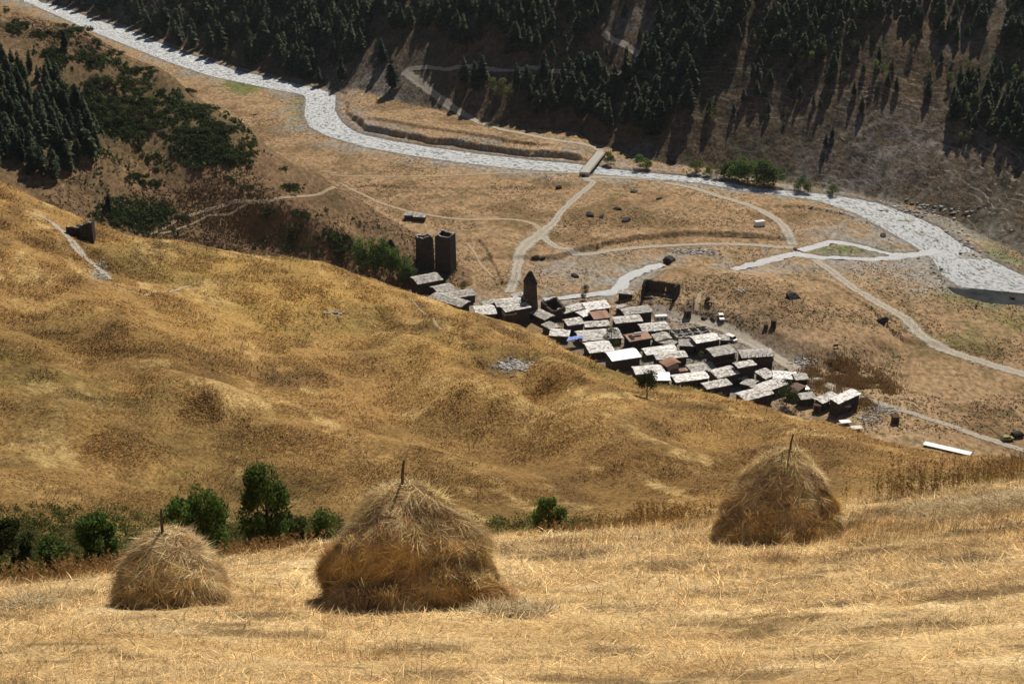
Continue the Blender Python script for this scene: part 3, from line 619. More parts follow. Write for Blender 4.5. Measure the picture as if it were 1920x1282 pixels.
# ------------------------------------------------------------------ roads and paths
def cast2(P): return [(a, b) for a, b, c in G.cast([p[0] for p in P], [p[1] for p in P])]
ROADS = [
 ('road', [(1222,580),(1250,588),(1280,597),(1320,606),(1360,618),(1400,640),(1450,668),(1500,697),(1540,718),(1590,738),(1640,754),(1700,772),(1760,791),(1820,812),(1880,832),(1935,848)], [5,6,7,6,6,6,6,5,4,3.5,3,3,3.4,3.4], 'gravel'),
 ('road', [(1099,324),(1097,334),(1111,343),(1095,358),(1070,380),(1050,400),(1038,418),(1015,437),(988,458),(974,480),(970,500),(965,525),(953,549)], [6,5,4,4,4,4,5,8,8,6,5,5,5], 'gravel'),
 ('road', [(1018,442),(1040,462),(1075,474),(1110,476),(1160,468),(1230,462),(1320,458),(1400,459),(1450,463),(1488,464)], [4,4,4,3.6,3.6,3.6,3.6,3.6,4], 'gravel'),
 ('road', [(1100,333),(1150,333),(1200,336),(1235,339)], [4,4,3,2], 'gravel'),
 ('road', [(1245,343),(1270,347),(1310,356),(1370,375),(1420,392),(1460,415),(1478,438),(1488,460)], [3,4,4.5,5,5,5,5.5,6], 'gravel'),
 ('road', [(1525,486),(1560,510),(1600,540),(1650,570),(1700,600),(1725,628),(1760,650),(1820,672),(1880,690),(1935,706)], [4,5,5,6,6,6,6,6,6,6], 'gravel'),
 ('track', [(640,345),(700,375),(760,395),(830,408),(900,412),(960,412),(1000,420),(1014,436)], [1.5,2.5,2.5,2.5,2.5,3,3.5], 'track'),
 ('track', [(620,329),(760,331),(900,327),(1000,324),(1090,325)], [1.5,2,2,2.5,3], 'track'),
 ('road', [(1127,285),(1110,275),(1080,268),(1040,263),(990,253),(940,243),(900,231),(860,210),(820,182),(785,155),(757,134)], [4.5,4.5,4,4,4,4,4,4.5,4.5,5,5], 'gravel'),
 ('road', [(762,131),(800,126),(870,126),(960,133),(1060,138),(1150,141),(1235,141)], [4,3.5,3.5,3.5,3.5,3.5], 'gravel'),
 ('road', [(1130,63),(1160,80),(1190,98),(1230,121)], [5,5,5,5], 'gravel'),
 ('path', [(285,440),(330,415),(370,400),(410,388),(450,378),(520,373),(600,364),(630,352)], [1.2,2.2,2.5,2.5,2.5,2,2], 'track'),
 ('path', [(300,438),(380,410),(430,402),(480,372)], [1,1.4,1.4,1], 'track'),
 ('path', [(60,402),(85,410),(100,420),(118,434),(135,452),(147,470),(160,483),(178,497),(190,508),(204,524)], [.5,1.1,1.3,1.5,2.0,2.6,2.2,2,2.2,1.6], 'gravel'),
 ('path', [(212,535),(240,546),(280,552),(320,547),(350,538),(380,529)], [.6,.8,1,1,.8,.5], 'track'),
 ('path', [(768,560),(785,578),(800,592),(815,603),(828,618)], [.5,.6,.7,.7,.6], 'track'),
 ('path', [(876,456),(890,475),(905,500),(925,520)], [1,1.4,1.4,1], 'track'),
 ('path', [(1305,583),(1308,565),(1312,552),(1322,546)], [2.2,2.2,2,1.5], 'track'),
]
for nme, P, W, m in ROADS:
    w3 = G.cast([p[0] for p in P], [p[1] for p in P]); dist = math.hypot(w3[0][0], w3[0][1])
    ribbon(nme, [(a, b) for a, b, c in w3], [q*(.85 if w3[0][2] > PLAIN+6 and dist > 600 else 1.15) for q in W], M[m], dz=.16 if dist > 420 else .07)

# ------------------------------------------------------------------ village houses
def plane_pt(px, py, z):
    a, b, c = ray(px, py); k = z/c; return np.array([float(a*k), float(b*k)])
def slab_roof(x0, x1, y0, y1, z0, z1, pitch_dir, kind, base_t=.22):
    """plane from (y0,z0) to (y1,z1); stone slabs or ribbed sheets laid over a base board"""
    b = MB(); L = x1-x0; W = abs(y1-y0); dy = (y1-y0); dz = z1-z0
    b.add([(x0, y0, z0-base_t), (x1, y0, z0-base_t), (x1, y1, z1-base_t), (x0, y1, z1-base_t), (x0, y0, z0), (x1, y0, z0), (x1, y1, z1), (x0, y1, z1)],
          [(0,3,2,1),(4,5,6,7),(0,1,5,4),(1,2,6,5),(2,3,7,6),(3,0,4,7)])
    sheet = kind.startswith('metal')
    cw, ch = (.9, W) if sheet else (.75, .6)
    nx = max(1, int(L/cw)); ny = max(1, int(math.hypot(W, dz)/ch))
    for j in range(ny):
        for i in range(nx):
            if not sheet and random.random() < .04: continue
            jt = 0 if sheet else .12
            a0 = x0+L*i/nx+random.uniform(-jt, jt)-.02; a1 = x0+L*(i+1)/nx+random.uniform(-jt, jt)+.02
            f0 = (j-(0 if sheet else random.uniform(.0, .35)))/ny; f1 = (j+1+(0 if sheet else .1))/ny
            f0 = max(f0, -.05 if not sheet else -.02); f1 = min(f1, 1.0)
            e0 = .03+(.0 if sheet else random.uniform(.06, .14)); e1 = .02+(0 if sheet else random.uniform(0, .04))
            zt0, zt1 = z0+dz*f0+e0, z0+dz*f1+e1
            ya, yb = y0+dy*f0, y0+dy*f1
            r = (lambda: random.uniform(-.08, .08)) if not sheet else (lambda: 0)
            b.add([(a0+r(), ya+r(), zt0-.07), (a1+r(), ya+r(), zt0-.07), (a1, yb, zt1-.05), (a0, yb, zt1-.05), (a0+r(), ya+r(), zt0), (a1+r(), ya+r(), zt0), (a1, yb, zt1), (a0, yb, zt1)],
                  [(4,5,6,7),(0,1,5,4),(1,2,6,5),(3,0,4,7)] if dy > 0 else [(7,6,5,4),(4,5,1,0),(5,6,2,1),(7,4,0,3)])
    return b
HOUSES = [
 # L, R, T(ridge right end), height, roof, type, label
 ((783.4,533.1),(830.5,524.2),(817.7,512),6.0,'slate_grey','g','large dark-walled stone house with a slate roof just below the twin towers'),
 ((828,556),(862,549),(848,532),3.5,'slate_grey','g','grey-roofed house tucked right behind the first dark house below the towers'),
 ((841,561),(893.4,552.6),(880,543),3.2,'slate_grey','g','slate-roofed house above the crest, under the green bush beside the ravine'),
 ((803,557),(864,576),(896,572),3.2,'slate_grey','g','long low slate roof slanting down to the right along the golden crest'),
 ((893,591),(932,588),(923.5,573),4.0,'slate_white','g','bright slate-roofed house, leftmost of the row below the domed tower'),
 ((948,585),(995.8,576),(984.6,568),7.0,'slate','g','tall three-storey stone house with slate roof in front of the domed tower'),
 ((945.6,591),(969,588),(962,580.5),5.6,'slate','m','small slab-roofed lean-to against the tall house before the domed tower'),
 ((931.6,575.5),(995.8,569),(981.5,557.5),5.5,'slate','g','wide slab-roofed house directly behind the tall three-storey house'),
 ((988.5,562),(1009,552.6),(998.7,547),8.0,'slate_grey','g','narrow tall house touching the foot of the domed tower on its right'),
 ((963,557.5),(985,553),(979,548),4.0,'slate_grey','g','small grey slate roof at the left foot of the domed tower'),
 ((908,573),(935,566),(931,560),4.0,'slate_grey','g','low grey roof at the left end of the row behind the bright house'),
 ((991.6,586.2),(1021.4,600.2),(1038.4,594),2.6,'slate_grey','g','low slab-roofed barn between the tall house and the square roofless ruin'),
 ((1058.3,588),(1099.3,577),(1094,567.5),3.2,'slate','g','long pale slab-roofed house immediately right of the square roofless ruin'),
 ((1101.6,582.5),(1145.5,576.5),(1135.5,563.8),3.2,'slate_white','g','gleaming white roof nearest the stream bed at the back of the village'),
 ((1093.4,594.4),(1112,588.5),(1102.8,580.3),3.0,'slate_white','g','little white-roofed shed in front of the gleaming roof by the stream'),
 ((1114,599),(1146,595),(1135,582.5),3.0,'metal_rust','g','house with a faded red-brown sheet roof near the back of the village'),
 ((1171.5,591),(1224.5,584),(1214.2,573.5),5.2,'slate_grey','g','big two-storey house with grey slate roof at the top of the gravel road'),
 ((1154,606.5),(1205.8,601.4),(1200.7,591),4.8,'slate','g','pale-roofed stone house left of the white caravan with long dark front'),
 ((1098,613.7),(1144.3,610.7),(1142,601.6),2.8,'slate','g','long low slab roof with a grassy front ledge in the village middle'),
 ((1064.7,610.7),(1096.3,606),(1090,595.5),5.0,'slate','g','square tall house below the roofless ruin with a streaky slab roof'),
 ((1015,608.5),(1035,619.5),(1047,613.3),3.0,'slate_grey','g','grey gabled hut facing the golden slope below the low slab barn'),
 ((1030,629),(1067,631),(1059.5,619),2.8,'slate_white','g','white slab roof half hidden by the crest left of the blue tarpaulin'),
 ((1088,640),(1168,633),(1162,616),2.6,'slate','g','broad mottled roof behind the bushy village tree'),
 ((1106,662),(1152,656.5),(1142,639.5),3.2,'slate_white','g','white roof with crest grass across it, just below the bushy village tree'),
 ((1148,677),(1203,668.7),(1195,653),5.2,'metal_white','g','house with the brightest plain white sheet roof above the golden slope'),
 ((1181,640.6),(1223,633.6),(1216,621.5),3.8,'metal_rust','g','rusty orange sheet-roofed house with a silver water tank on top'),
 ((1205.4,622.5),(1257.5,617.2),(1250.5,603.8),2.8,'slate','g','light patchwork slab roof below the white caravan'),
 ((1221,627.8),(1231,640),(1250,631),3.2,'slate_grey','g','grey slate gable between the rusty tank house and the cell ruin'),
 ((1233.5,641.5),(1262,649),(1277,643.5),2.8,'slate_grey','g','flat grey slate roof in front of the grey gable by the cell ruin'),
 ((1273,648),(1303.7,649),(1294,638),3.8,'slate_grey','g','small dark stone hut with a thin slab roof beside the gravel yard'),
 ((1212.5,665.8),(1272,657.6),(1263.4,647),2.2,'slate_white','g','long bright slab roof directly right of the plain white sheet roof'),
 ((1231,674.6),(1290.3,668.7),(1281.5,658.8),3.2,'slate','g','long slab roof behind the red-brown gabled house'),
 ((1235,678),(1250,688),(1267.5,678),4.0,'metal_rust','g','red-brown sheet-roofed house with a pale gable wall in the village centre'),
 ((1258,698.5),(1291,694.5),(1286,690),2.0,'metal_rust','m','low rusty porch roof at the foot of the red-brown gabled house'),
 ((1192,702),(1248,697.3),(1239.4,685),2.6,'slate_white','g','white slab roof straight behind the lone tree crown on the slope'),
 ((1226,713),(1257.5,713),(1250,699),2.2,'metal_white','g','small clean white roof just right of the lone tree on the slope'),
 ((1267.5,717),(1331,708.7),(1324,697),2.8,'slate_white','g','long white slab roof at the crest below the rusty porch'),
 ((1297,698),(1343.8,690.6),(1331,679.5),2.2,'slate_grey','g','weathered grey slab roof bordering the lower side of the gravel yard'),
 ((1346,709.3),(1387,699.4),(1372.5,687),5.2,'slate','g','tall slab-roofed house with dark gable, left of the tallest front house'),
 ((1326,729.8),(1373,720.4),(1362,711),4.6,'slate','g','slab-roofed house with dark front, foremost at the crest of the slope'),
 ((1338,738.5),(1355,738),(1346,731),2.0,'slate_white','m','tiny white roof scrap below the foremost slab-roofed house'),
 ((1338.5,668.4),(1381.8,660.7),(1369,648),6.2,'slate_grey','g','two-storey house with a pillared timber gallery under its slate roof'),
 ((1391,671.3),(1452.6,667.2),(1436,655),4.8,'slate_grey','g','long stone house standing along the gravel road, right of the gallery house'),
 ((1384,690),(1418.7,683.6),(1411.7,675.4),7.0,'slate','g','tallest narrow front house with ledge line across its dark wall'),
 ((1306.3,643.8),(1352,636),(1341,625),5.2,'slate_white','g','house with ragged pale slab roof right below the cell ruin'),
 ((1350,637.5),(1368,638),(1359,629),4.2,'slate_grey','g','low grey annex between the ragged roof and the parked white minibus'),
 ((1415,697),(1435.6,711),(1449,702),2.8,'slate','g','slab-roofed barn slanting down beside the fenced green garden plot'),
 ((1449,709),(1493.4,711.5),(1485,698.6),3.2,'slate_white','g','white slab-roofed house by the road above the dark red roof'),
 ((1492,712.5),(1517.2,711),(1508,701),3.6,'slate_grey','g','grey roof continuing the white slab roof along the lower road'),
 ((1398,752),(1451.4,737.3),(1431,726),3.6,'slate','g','wide sloping slab roof at the crest, left of the dark village bush'),
 ((1427,738),(1479,719.7),(1462.6,709),3.4,'slate','g','largest slab roof of the lower village, ending above the dark village bush'),
 ((1472,730),(1491.5,737.5),(1502,723),3.2,'metal_darkrust','g','dark red sheet-roofed house next to the dark village bush'),
 ((1543,756.5),(1574,742.4),(1559.7,735.5),3.4,'slate','g','pale slab-roofed barn joined to the last house of the village'),
 ((1572,757),(1614.4,738),(1602,729.5),5.4,'slate_white','g','last big house at the lower right end of the village'),
 ((1560,764),(1595,761.7),(1586,753.5),2.6,'slate','m','low stone-slab lean-to in front of the last big house'),
 ((1502,749),(1531,746),(1545,734),3.0,'slate_grey','g','grey plank-like roof left of the pale barn at the village end'),
 ((1508,731),(1518.5,729),(1512,722.5),2.2,'metal_white','m','small white sheet roof beside the dark red-roofed house'),
 ((1157.5,549.5),(1186,552.5),(1183,545.5),2.6,'slate_grey','m','open shed with a thin grey sheet roof beside the stream'),
 ((1157,578),(1176,575),(1172,570),2.6,'slate_grey','m','little grey roof behind the big two-storey house by the road'),
 ((1383,710),(1400,711.5),(1393,704),2.6,'slate','g','small slab-roofed outbuilding at the foot of the tallest narrow house'),
 ((1388,719),(1412,725),(1424,716.5),2.6,'slate_grey','g','low grey outbuilding roof in the shade behind the wide sloping roof'),
]
ALLH = []
for idx, (L, R, T, h, rk, ty, lab) in enumerate(HOUSES):
    zg = -223.0
    for _ in range(4):
        r_ = plane_pt(*R, zg+h); l_ = plane_pt(*L, zg+h); mid = (r_+l_)/2; zg = float(G.h(mid[0], mid[1]))
        zg = max(zg, PLAIN-1)
    ze = zg+h; u = (r_-l_); Ln = float(np.hypot(*u)); u /= Ln; v = np.array([-u[1], u[0]])
    half = 3.0
    for _ in range(4):
        t_ = plane_pt(*T, ze+.2*half); half = float(np.dot(t_-r_, v)); half = min(max(half, 1.8), 8.5)
    rise = .2*half; org = l_; ang = math.atan2(u[1], u[0])
    name = 'stone_house' if h > 2.9 else 'stone_barn'
    root = empty(name, (org[0], org[1], zg), ang)
    tag(root, lab, 'house' if h > 2.9 else 'barn', 'slate-roofed village houses')
    dep = half*1.4 if ty == 'g' else half
    zw = h-.1; oh = .45
    # walls
    w = MB(); x0, x1, y0, y1 = oh, Ln-oh, oh, dep-oh
    rz = rise*(1-oh/half)
    if ty == 'g':
        zb = h+rise-(dep-half)*.2-.25
        pr = [(y0, -2.2), (y0, h-.24+.2*oh), (half, h+rise-.24), (y1, zb+.2*oh), (y1, -2.2)]
    else: pr = [(y0, -2.2), (y0, h-.24+.2*oh), (y1, h-.24+rise*(y1/dep)), (y1, -2.2)]
    n = len(pr); w.add([(x0, a, b) for a, b in pr]+[(x1, a, b) for a, b in pr], [tuple(range(n))[::-1], tuple(range(n, 2*n))]+[(i, (i+1) % n, n+(i+1) % n, n+i) for i in range(n)])
    wm = M['stone_red'] if idx % 4 == 2 else M['stone']
    link('wall', w.mesh('wall'), wm, root)
    rf_ = slab_roof(-.05, Ln+.05, 0, half, h, h+rise, 1, rk)
    if ty == 'g':
        b2 = slab_roof(-.05, Ln+.05, dep, half+.02, h+rise-(dep-half)*.2, h+rise, -1, rk); rf_.add(b2.v, b2.f)
    link('roof', rf_.mesh('roof'), M[rk], root)
    # openings on the front wall
    if h > 2.3 and Ln > 5:
        nwin = max(1, int(Ln/4)); fl = [1.3] if h < 4.6 else [1.2, 3.6] if h < 6.6 else [1.2, 3.4, 5.4]
        xd = Ln*random.choice([.2, .35, .6]); d = MB().box(xd, xd+1.0, oh-.06, oh-.003, 0, 1.9)
        link('door', d.mesh('door'), M['wood'], root)
        for zf in fl[-2:]:
            for i in range(nwin):
                xc = (i+.5)/nwin*Ln
                if abs(xc-xd-.5) < 1 and zf < 2: continue
                wn = MB().box(xc-.4, xc+.4, oh-.05, oh-.003, zf, zf+.8); wo = link('window', wn.mesh('window'), M['glass'], root)
                fr = MB().frame(xc-.52, xc+.52, zf-.12, zf+.92, .117, oh-.08, oh-.004)
                link('window_frame', fr.mesh('window_frame'), M['wood'], wo)
    if 'gallery' in lab:
        g = MB().box(oh, Ln-oh, -.55, oh-.003, 3.0, 3.25).box(oh, Ln-oh, -.55, -.47, 3.25, 4.1)
        link('gallery', g.mesh('gallery'), M['wood'], root)
        for i in range(9):
            xx = oh+(Ln-2*oh-.15)*i/8; link('post', MB().box(xx, xx+.14, -.46, -.32, 3.26, 6.0).mesh('post'), M['wood'], root)
    if 'water tank' in lab:
        tk = MB().tube((Ln*.35, half*.75, h+rise+.6), (Ln*.35+3.2, half*.75, h+rise+.6), .42, .42, 10); link('water_tank', tk.mesh('water_tank'), M['metal_white'], root)
        pn = MB().add([(Ln*.12, .8, h+.45), (Ln*.12+1.4, .8, h+.45), (Ln*.12+1.4, half*.85, h+rise*.85+.4), (Ln*.12, half*.85, h+rise*.85+.4), (Ln*.12, .8, h+.3), (Ln*.12+1.4, .8, h+.3), (Ln*.12+1.4, half*.85, h+rise*.85+.2), (Ln*.12, half*.85, h+rise*.85+.2)], [(0,1,2,3),(7,6,5,4),(0,4,5,1),(1,5,6,2),(2,6,7,3),(3,7,4,0)])
        link('solar_panel', pn.mesh('solar_panel'), M['dark'], root)
    if 'pale gable' in lab:
        gp = MB().add([(x1+.01, y0+.3, .8), (x1+.01, y1-.3, .8), (x1+.01, y1-.3, h-.4), (x1+.01, half, h+rise-.7), (x1+.01, y0+.3, h-.5), (x1+.06, y0+.3, .8), (x1+.06, y1-.3, .8), (x1+.06, y1-.3, h-.4), (x1+.06, half, h+rise-.7), (x1+.06, y0+.3, h-.5)], [(4,3,2,1,0),(5,6,7,8,9),(0,1,6,5),(1,2,7,6),(2,3,8,7),(3,4,9,8),(4,0,5,9)])
        link('gable_boarding', gp.mesh('gable_boarding'), M['concrete'], root)
    ALLH.append((mid, Ln))

# ------------------------------------------------------------------ ruins and towers
def wall_run(P, H, th=.9, step=.7, jag=.6, dip=None, seed=1, taper=0):
    """stone wall following local XY points with a ragged top"""
    b = MB(); rr = random.Random(seed)
    for k, ((x0, y0), (x1, y1)) in enumerate(zip(P[:-1], P[1:])):
        L = math.hypot(x1-x0, y1-y0); n = max(1, int(L/step)); ux, uy = (x1-x0)/L, (y1-y0)/L; nx, ny = -uy*th/2, ux*th/2
        for i in range(n):
            a, c = i/n, (i+1)/n; hh = (H[k]+(H[k+1]-H[k])*(a+c)/2)*1.0-rr.uniform(0, jag)
            if i == 0: a -= th/2/L
            if i == n-1: c += th/2/L
            xa, ya, xb, yb = x0+ux*L*a, y0+uy*L*a, x0+ux*L*c, y0+uy*L*c
            f = 1+rr.uniform(-.04, .04)
            b.add([(xa+nx*f, ya+ny*f, -2.5), (xb+nx*f, yb+ny*f, -2.5), (xb-nx*f, yb-ny*f, -2.5), (xa-nx*f, ya-ny*f, -2.5),
                   (xa+nx*f, ya+ny*f, hh), (xb+nx*f, yb+ny*f, hh), (xb-nx*f, yb-ny*f, hh), (xa-nx*f, ya-ny*f, hh)],
                  [(0,1,2,3),(7,6,5,4),(0,4,5,1),(1,5,6,2),(2,6,7,3),(3,7,4,0)])
    return b
def ground_at(px, py):
    p = G.cast([px], [py])[0]; return p
def tower(name, px, py, w, dpt, H, ang, cap, lab, m, tap=.82, seed=1, d=None):
    x, y, z = ground_at(px, py); root = empty(name, (x, y, z), ang); tag(root, lab, 'tower')
    rr = random.Random(seed); b = MB(); t = .65; n = 14; rings = []
    def ring(hw, hd, z, jag=0):
        pts = []
        for (ax, ay), (bx, by) in (((-1,-1),(1,-1)),((1,-1),(1,1)),((1,1),(-1,1)),((-1,1),(-1,-1))):
            for i in range(5):
                f = i/5; pts.append(((ax+(bx-ax)*f)*hw, (ay+(by-ay)*f)*hd, z-(rr.random()*jag)))
        return pts
    lv = 9; vs = []
    for k in range(lv+1):
        f = k/lv; s_ = 1-(1-tap)*f; zz = -3+(H+3)*f; vs += ring(w/2*s_, dpt/2*s_, zz, (1.0 if (k == lv and not cap) else 0))
    m_ = 20; fs = []
    for k in range(lv):
        for i in range(m_): fs.append((k*m_+i, k*m_+(i+1) % m_, (k+1)*m_+(i+1) % m_, (k+1)*m_+i))
    if not cap:
        top = lv*m_; s1 = tap; inn = []
        for i in range(m_):
            X_, Y_, Z_ = vs[top+i]; inn.append((X_*(1-2*t/w/s1), Y_*(1-2*t/dpt/s1), Z_-.1))
        o = len(vs); vs += inn
        for i in range(m_): fs.append((top+i, top+(i+1) % m_, o+(i+1) % m_, o+i))
        o2 = len(vs); vs += [(a, b_, H*.35) for a, b_, c_ in inn]
        for i in range(m_): fs.append((o+i, o+(i+1) % m_, o2+(i+1) % m_, o2+i))
        fs.append(tuple(range(o2, o2+m_))); cp = MB()
        for i in range(m_):
            q = [vs[top+i], vs[top+(i+1) % m_], vs[o+(i+1) % m_], vs[o+i]]; e = rr.uniform(.12, .4); cp.add([(a, b_, c_+.003) for a, b_, c_ in q]+[(a, b_, c_+e) for a, b_, c_ in q], [(4, 5, 6, 7), (0, 1, 5, 4), (1, 2, 6, 5), (2, 3, 7, 6), (3, 0, 4, 7)])
        link('wall_top', cp.mesh('wall_top'), M['rubble'], root)  # paler blocks put the sunlit rim into the colour of the tower top
    b.add(vs, fs); link('wall', b.mesh('wall'), m, root)
    for zf, xo in ((H*.35, -.1), (H*.6, .15), (H*.82, 0)):
        s_ = 1-(1-tap)*(zf+3)/(H+3); yy = -dpt/2*s_
        link('window', MB().box(w*xo-.25, w*xo+.25, yy-.1, yy+.1, zf, zf+.8).mesh('window'), M['dark'], root)
    if cap:   # stepped pyramid cap
        c_ = MB(); hw, hd = w/2*tap+.25, dpt/2*tap+.25; steps = 7; ch = w*.85
        for k in range(steps):
            f = (k/steps); s_ = max(.08, (1-f)**.7); s2 = s_
            c_.box(-hw*s2, hw*s2, -hd*s2, hd*s2, H+ch*k/steps+(.003 if k == 0 else 0), H+ch*(k+1)/steps)
        link('cap', c_.mesh('cap'), M['rock'], root)
    return root
A1 = rad(-17)
tower('watchtower', 797, 498, 8.0, 5.4, 13.8, rad(8), False, 'roofless square stone tower with broken top, left of the twin towers', M['stone'], .86, 3)
tower('watchtower', 836, 505, 7.3, 6.8, 16.4, rad(-20), False, 'roofless square stone tower with open top, right and taller of the twin towers', M['stone'], .93, 4)
tower('domed_tower', 994, 592, 6.0, 5.6, 14.0, rad(12), True, 'slender stone tower with a pointed stepped cap rising from the village', M['stone_red'], .72, 5)
tower('small_tower', 733, 478, 3.6, 3.4, 4.0, rad(10), True, 'tiny stone hut with pointed roof among the poplars left of the towers', M['stone'], .9, 6)
# square roofless ruin
def pl(P, z): return [plane_pt(px, py, z) for px, py in P]
zr = float(G.h(*plane_pt(1040, 600, PLAIN)))
c4 = pl([(1016.8,566),(1036,579),(1058,575.5),(1043,559)], zr+5); o = c4[0]
b = wall_run([tuple(p-o) for p in c4]+[(0, 0)], [5.4, 4.4, 5, 5.6, 5.4], .9, seed=3)
root = empty('ruined_house', (o[0], o[1], zr)); tag(root, 'roofless square stone house with broken wall tops right of the domed tower', 'ruin'); link('wall', b.mesh('wall'), M['stone_red'], root)
# cell ruin
c4 = pl([(1270,630),(1335,623.5),(1322,609),(1258,617)], zr+2.5); o = c4[0]; q = [p-o for p in c4]
b = wall_run([tuple(p) for p in q]+[(0, 0)], [2.6]*5, .8, seed=5)
for f in (.27, .5, .74):
    a = q[0]+(q[1]-q[0])*f; c = q[3]+(q[2]-q[3])*f; e = wall_run([tuple(a), tuple(c)], [2.4, 2.2], .7, seed=int(f*100)); b.add(e.v, e.f)
a = q[0]+(q[3]-q[0])*.5; c = q[1]+(q[2]-q[1])*.5; e = wall_run([tuple(a), tuple(c)], [2.3, 2.2], .7, seed=55); b.add(e.v, e.f)
zc = float(G.h(*plane_pt(1295, 632, PLAIN))); root = empty('ruined_house', (o[0], o[1], zc)); tag(root, 'roofless ruin divided into small cells by pale wall stubs beside the road', 'ruin'); link('wall', b.mesh('wall'), M['rubble'], root)
# church ruin on the knoll
p0, p1 = ground_at(1204, 562), ground_at(1262, 566); o = np.array(p0); u = np.array([p1[0]-p0[0], p1[1]-p0[1]]); Lc = np.hypot(*u); ang = math.atan2(u[1], u[0])
zk = min(p0[2], p1[2]); root = empty('church_ruin', (p0[0], p0[1], zk), ang); tag(root, 'roofless church ruin with two gable walls on the grassy knoll', 'ruin')
dep = 7.5
def gable(x, seed):
    b = MB(); rr = random.Random(seed); n = 10
    for i in range(n):
        y0, y1 = dep*i/n, dep*(i+1)/n; f = (i+.5)/n; h = 6.2+1.6*(1-abs(2*f-1))-rr.uniform(0, .5)
        if i == 0: h -= 2.2
        b.box(x-.55, x+.55, y0, y1, -3, h)
    return b
link('gable_wall', gable(0, 1).mesh('gable_wall'), M['stone'], root)
link('gable_wall', gable(Lc, 2).mesh('gable_wall'), M['stone'], root)
b = MB()
for i in range(16):
    xa, xb = .56+(Lc-1.12)*i/16, .56+(Lc-1.12)*(i+1)/16; h = 6.6-random.uniform(0, .4)
    if i in (9,): b.box(xa, xb, dep-1.0, dep-.003, -3, 2.6); b.box(xa, xb, dep-1.0, dep-.003, 4.4, h)
    else: b.box(xa, xb, dep-1.0, dep-.003, -3, h)
link('back_wall', b.mesh('back_wall'), M['stone_red'], root)
b = MB()
for i in range(18):
    xa, xb = .56+(Lc-1.12)*i/18, .56+(Lc-1.12)*(i+1)/18; b.box(xa, xb, .2, 1.1, -3, 1.0+random.uniform(0, .7))
link('front_wall', b.mesh('front_wall'), M['stone'], root)
# ruin on the golden hill
p0 = np.array(ground_at(128, 438)); p1 = np.array(ground_at(174, 455)); o = p0; u = p1-p0; Lr = math.hypot(u[0], u[1]); ang = math.atan2(u[1], u[0])
root = empty('ruined_hut', tuple(p0), ang); tag(root, 'ruined stone hut wall alone on the golden grass slope at the left', 'ruin')
b = wall_run([(0, 0), (Lr*.65, 0)], [1.8, 1.4], .8, .5, .4, seed=8); e = wall_run([(Lr*.62, -1.2), (Lr, -1.4), (Lr, 3.0), (Lr*.4, 3.0)], [2.4, 3.2, 2.4, 1.0], .9, .5, .4, seed=9); b.add(e.v, e.f)
link('wall', b.mesh('wall'), M['stone'], root)
rc = MB()
for _ in range(46):
    q = random.random(); xx, yy, hh_ = (Lr*.65*q, 0, 1.7-.3*q) if random.random() < .5 else (Lr*.62+Lr*.38*q, -1.25, 2.3+.7*q)
    k_ = random.uniform(.15, .35); rc.box(xx-k_, xx+k_, yy-k_, yy+k_, hh_-.5, hh_+random.uniform(-.15, .12), .05)
link('wall_top', rc.mesh('wall_top'), M['rubble'], root)
for nme, px, py, w_, d_, h_, a_, lab in [('ruined_hut', 770, 410, 5.5, 3.5, 2.2, -8, 'left of two low dark stone huts on the plain above the towers'), ('ruined_hut', 787, 413, 5.5, 3.5, 2.2, -8, 'right of two low dark stone huts on the plain above the towers')]:
    x, y, z = ground_at(px, py); root = empty(nme, (x, y, z), rad(a_)); tag(root, lab, 'hut')
    link('wall', MB().box(-w_/2, w_/2, -d_/2, d_/2, -1, h_, .15).mesh('wall'), M['rock'], root)
    link('roof', slab_roof(-w_/2-.2, w_/2+.2, -d_/2-.2, d_/2+.2, h_+.02, h_+.5, 1, 'slate_grey').mesh('roof'), M['slate_grey'], root)

# ------------------------------------------------------------------ small things in the valley
def outhouse(px, py, w, h, lab):
    x, y, z = ground_at(px, py); root = empty('outhouse', (x, y, z), rad(random.uniform(-20, 20))); tag(root, lab, 'outhouse', 'dark wooden outhouses')
    link('wall', MB().box(-w/2, w/2, -w/2, w/2, -.5, h).mesh('wall'), M['wood'], root)
    link('roof', MB().add([(-w/2-.15, -w/2-.15, h+.003), (w/2+.15, -w/2-.15, h+.003), (w/2+.15, w/2+.15, h+.3), (-w/2-.15, w/2+.15, h+.3), (-w/2-.15, -w/2-.15, h+.12), (w/2+.15, -w/2-.15, h+.12), (w/2+.15, w/2+.15, h+.42), (-w/2-.15, w/2+.15, h+.42)], [(0,3,2,1),(4,5,6,7),(0,1,5,4),(1,2,6,5),(2,3,7,6),(3,0,4,7)]).mesh('roof'), M['wood'], root)
    link('door', MB().box(-w*.25, w*.25, -w/2-.06, -w/2-.003, 0, h*.8).mesh('door'), M['dark'], root)
outhouse(1289, 594, 2.4, 2.8, 'dark square wooden outhouse beside the gravel road below the church ruin')
outhouse(1450, 613, 2.1, 2.9, 'taller dark outhouse alone on the dry field right of the village')
outhouse(1436, 615, 1.6, 1.6, 'shorter dark box hut left of the tall field outhouse')
outhouse(1532, 771, 2.4, 2.6, 'grey-topped outhouse in the garden before the last houses')
outhouse(1678, 792, 2.2, 2.4, 'dark outhouse at the lower right below the garden plots')
def extrude(prof, y0, y1):
    n = len(prof); return MB().add([(a, y0, b) for a, b in prof]+[(a, y1, b) for a, b in prof], [tuple(range(n)), tuple(range(n, 2*n))[::-1]]+[(i, n+i, n+(i+1) % n, (i+1) % n) for i in range(n)])
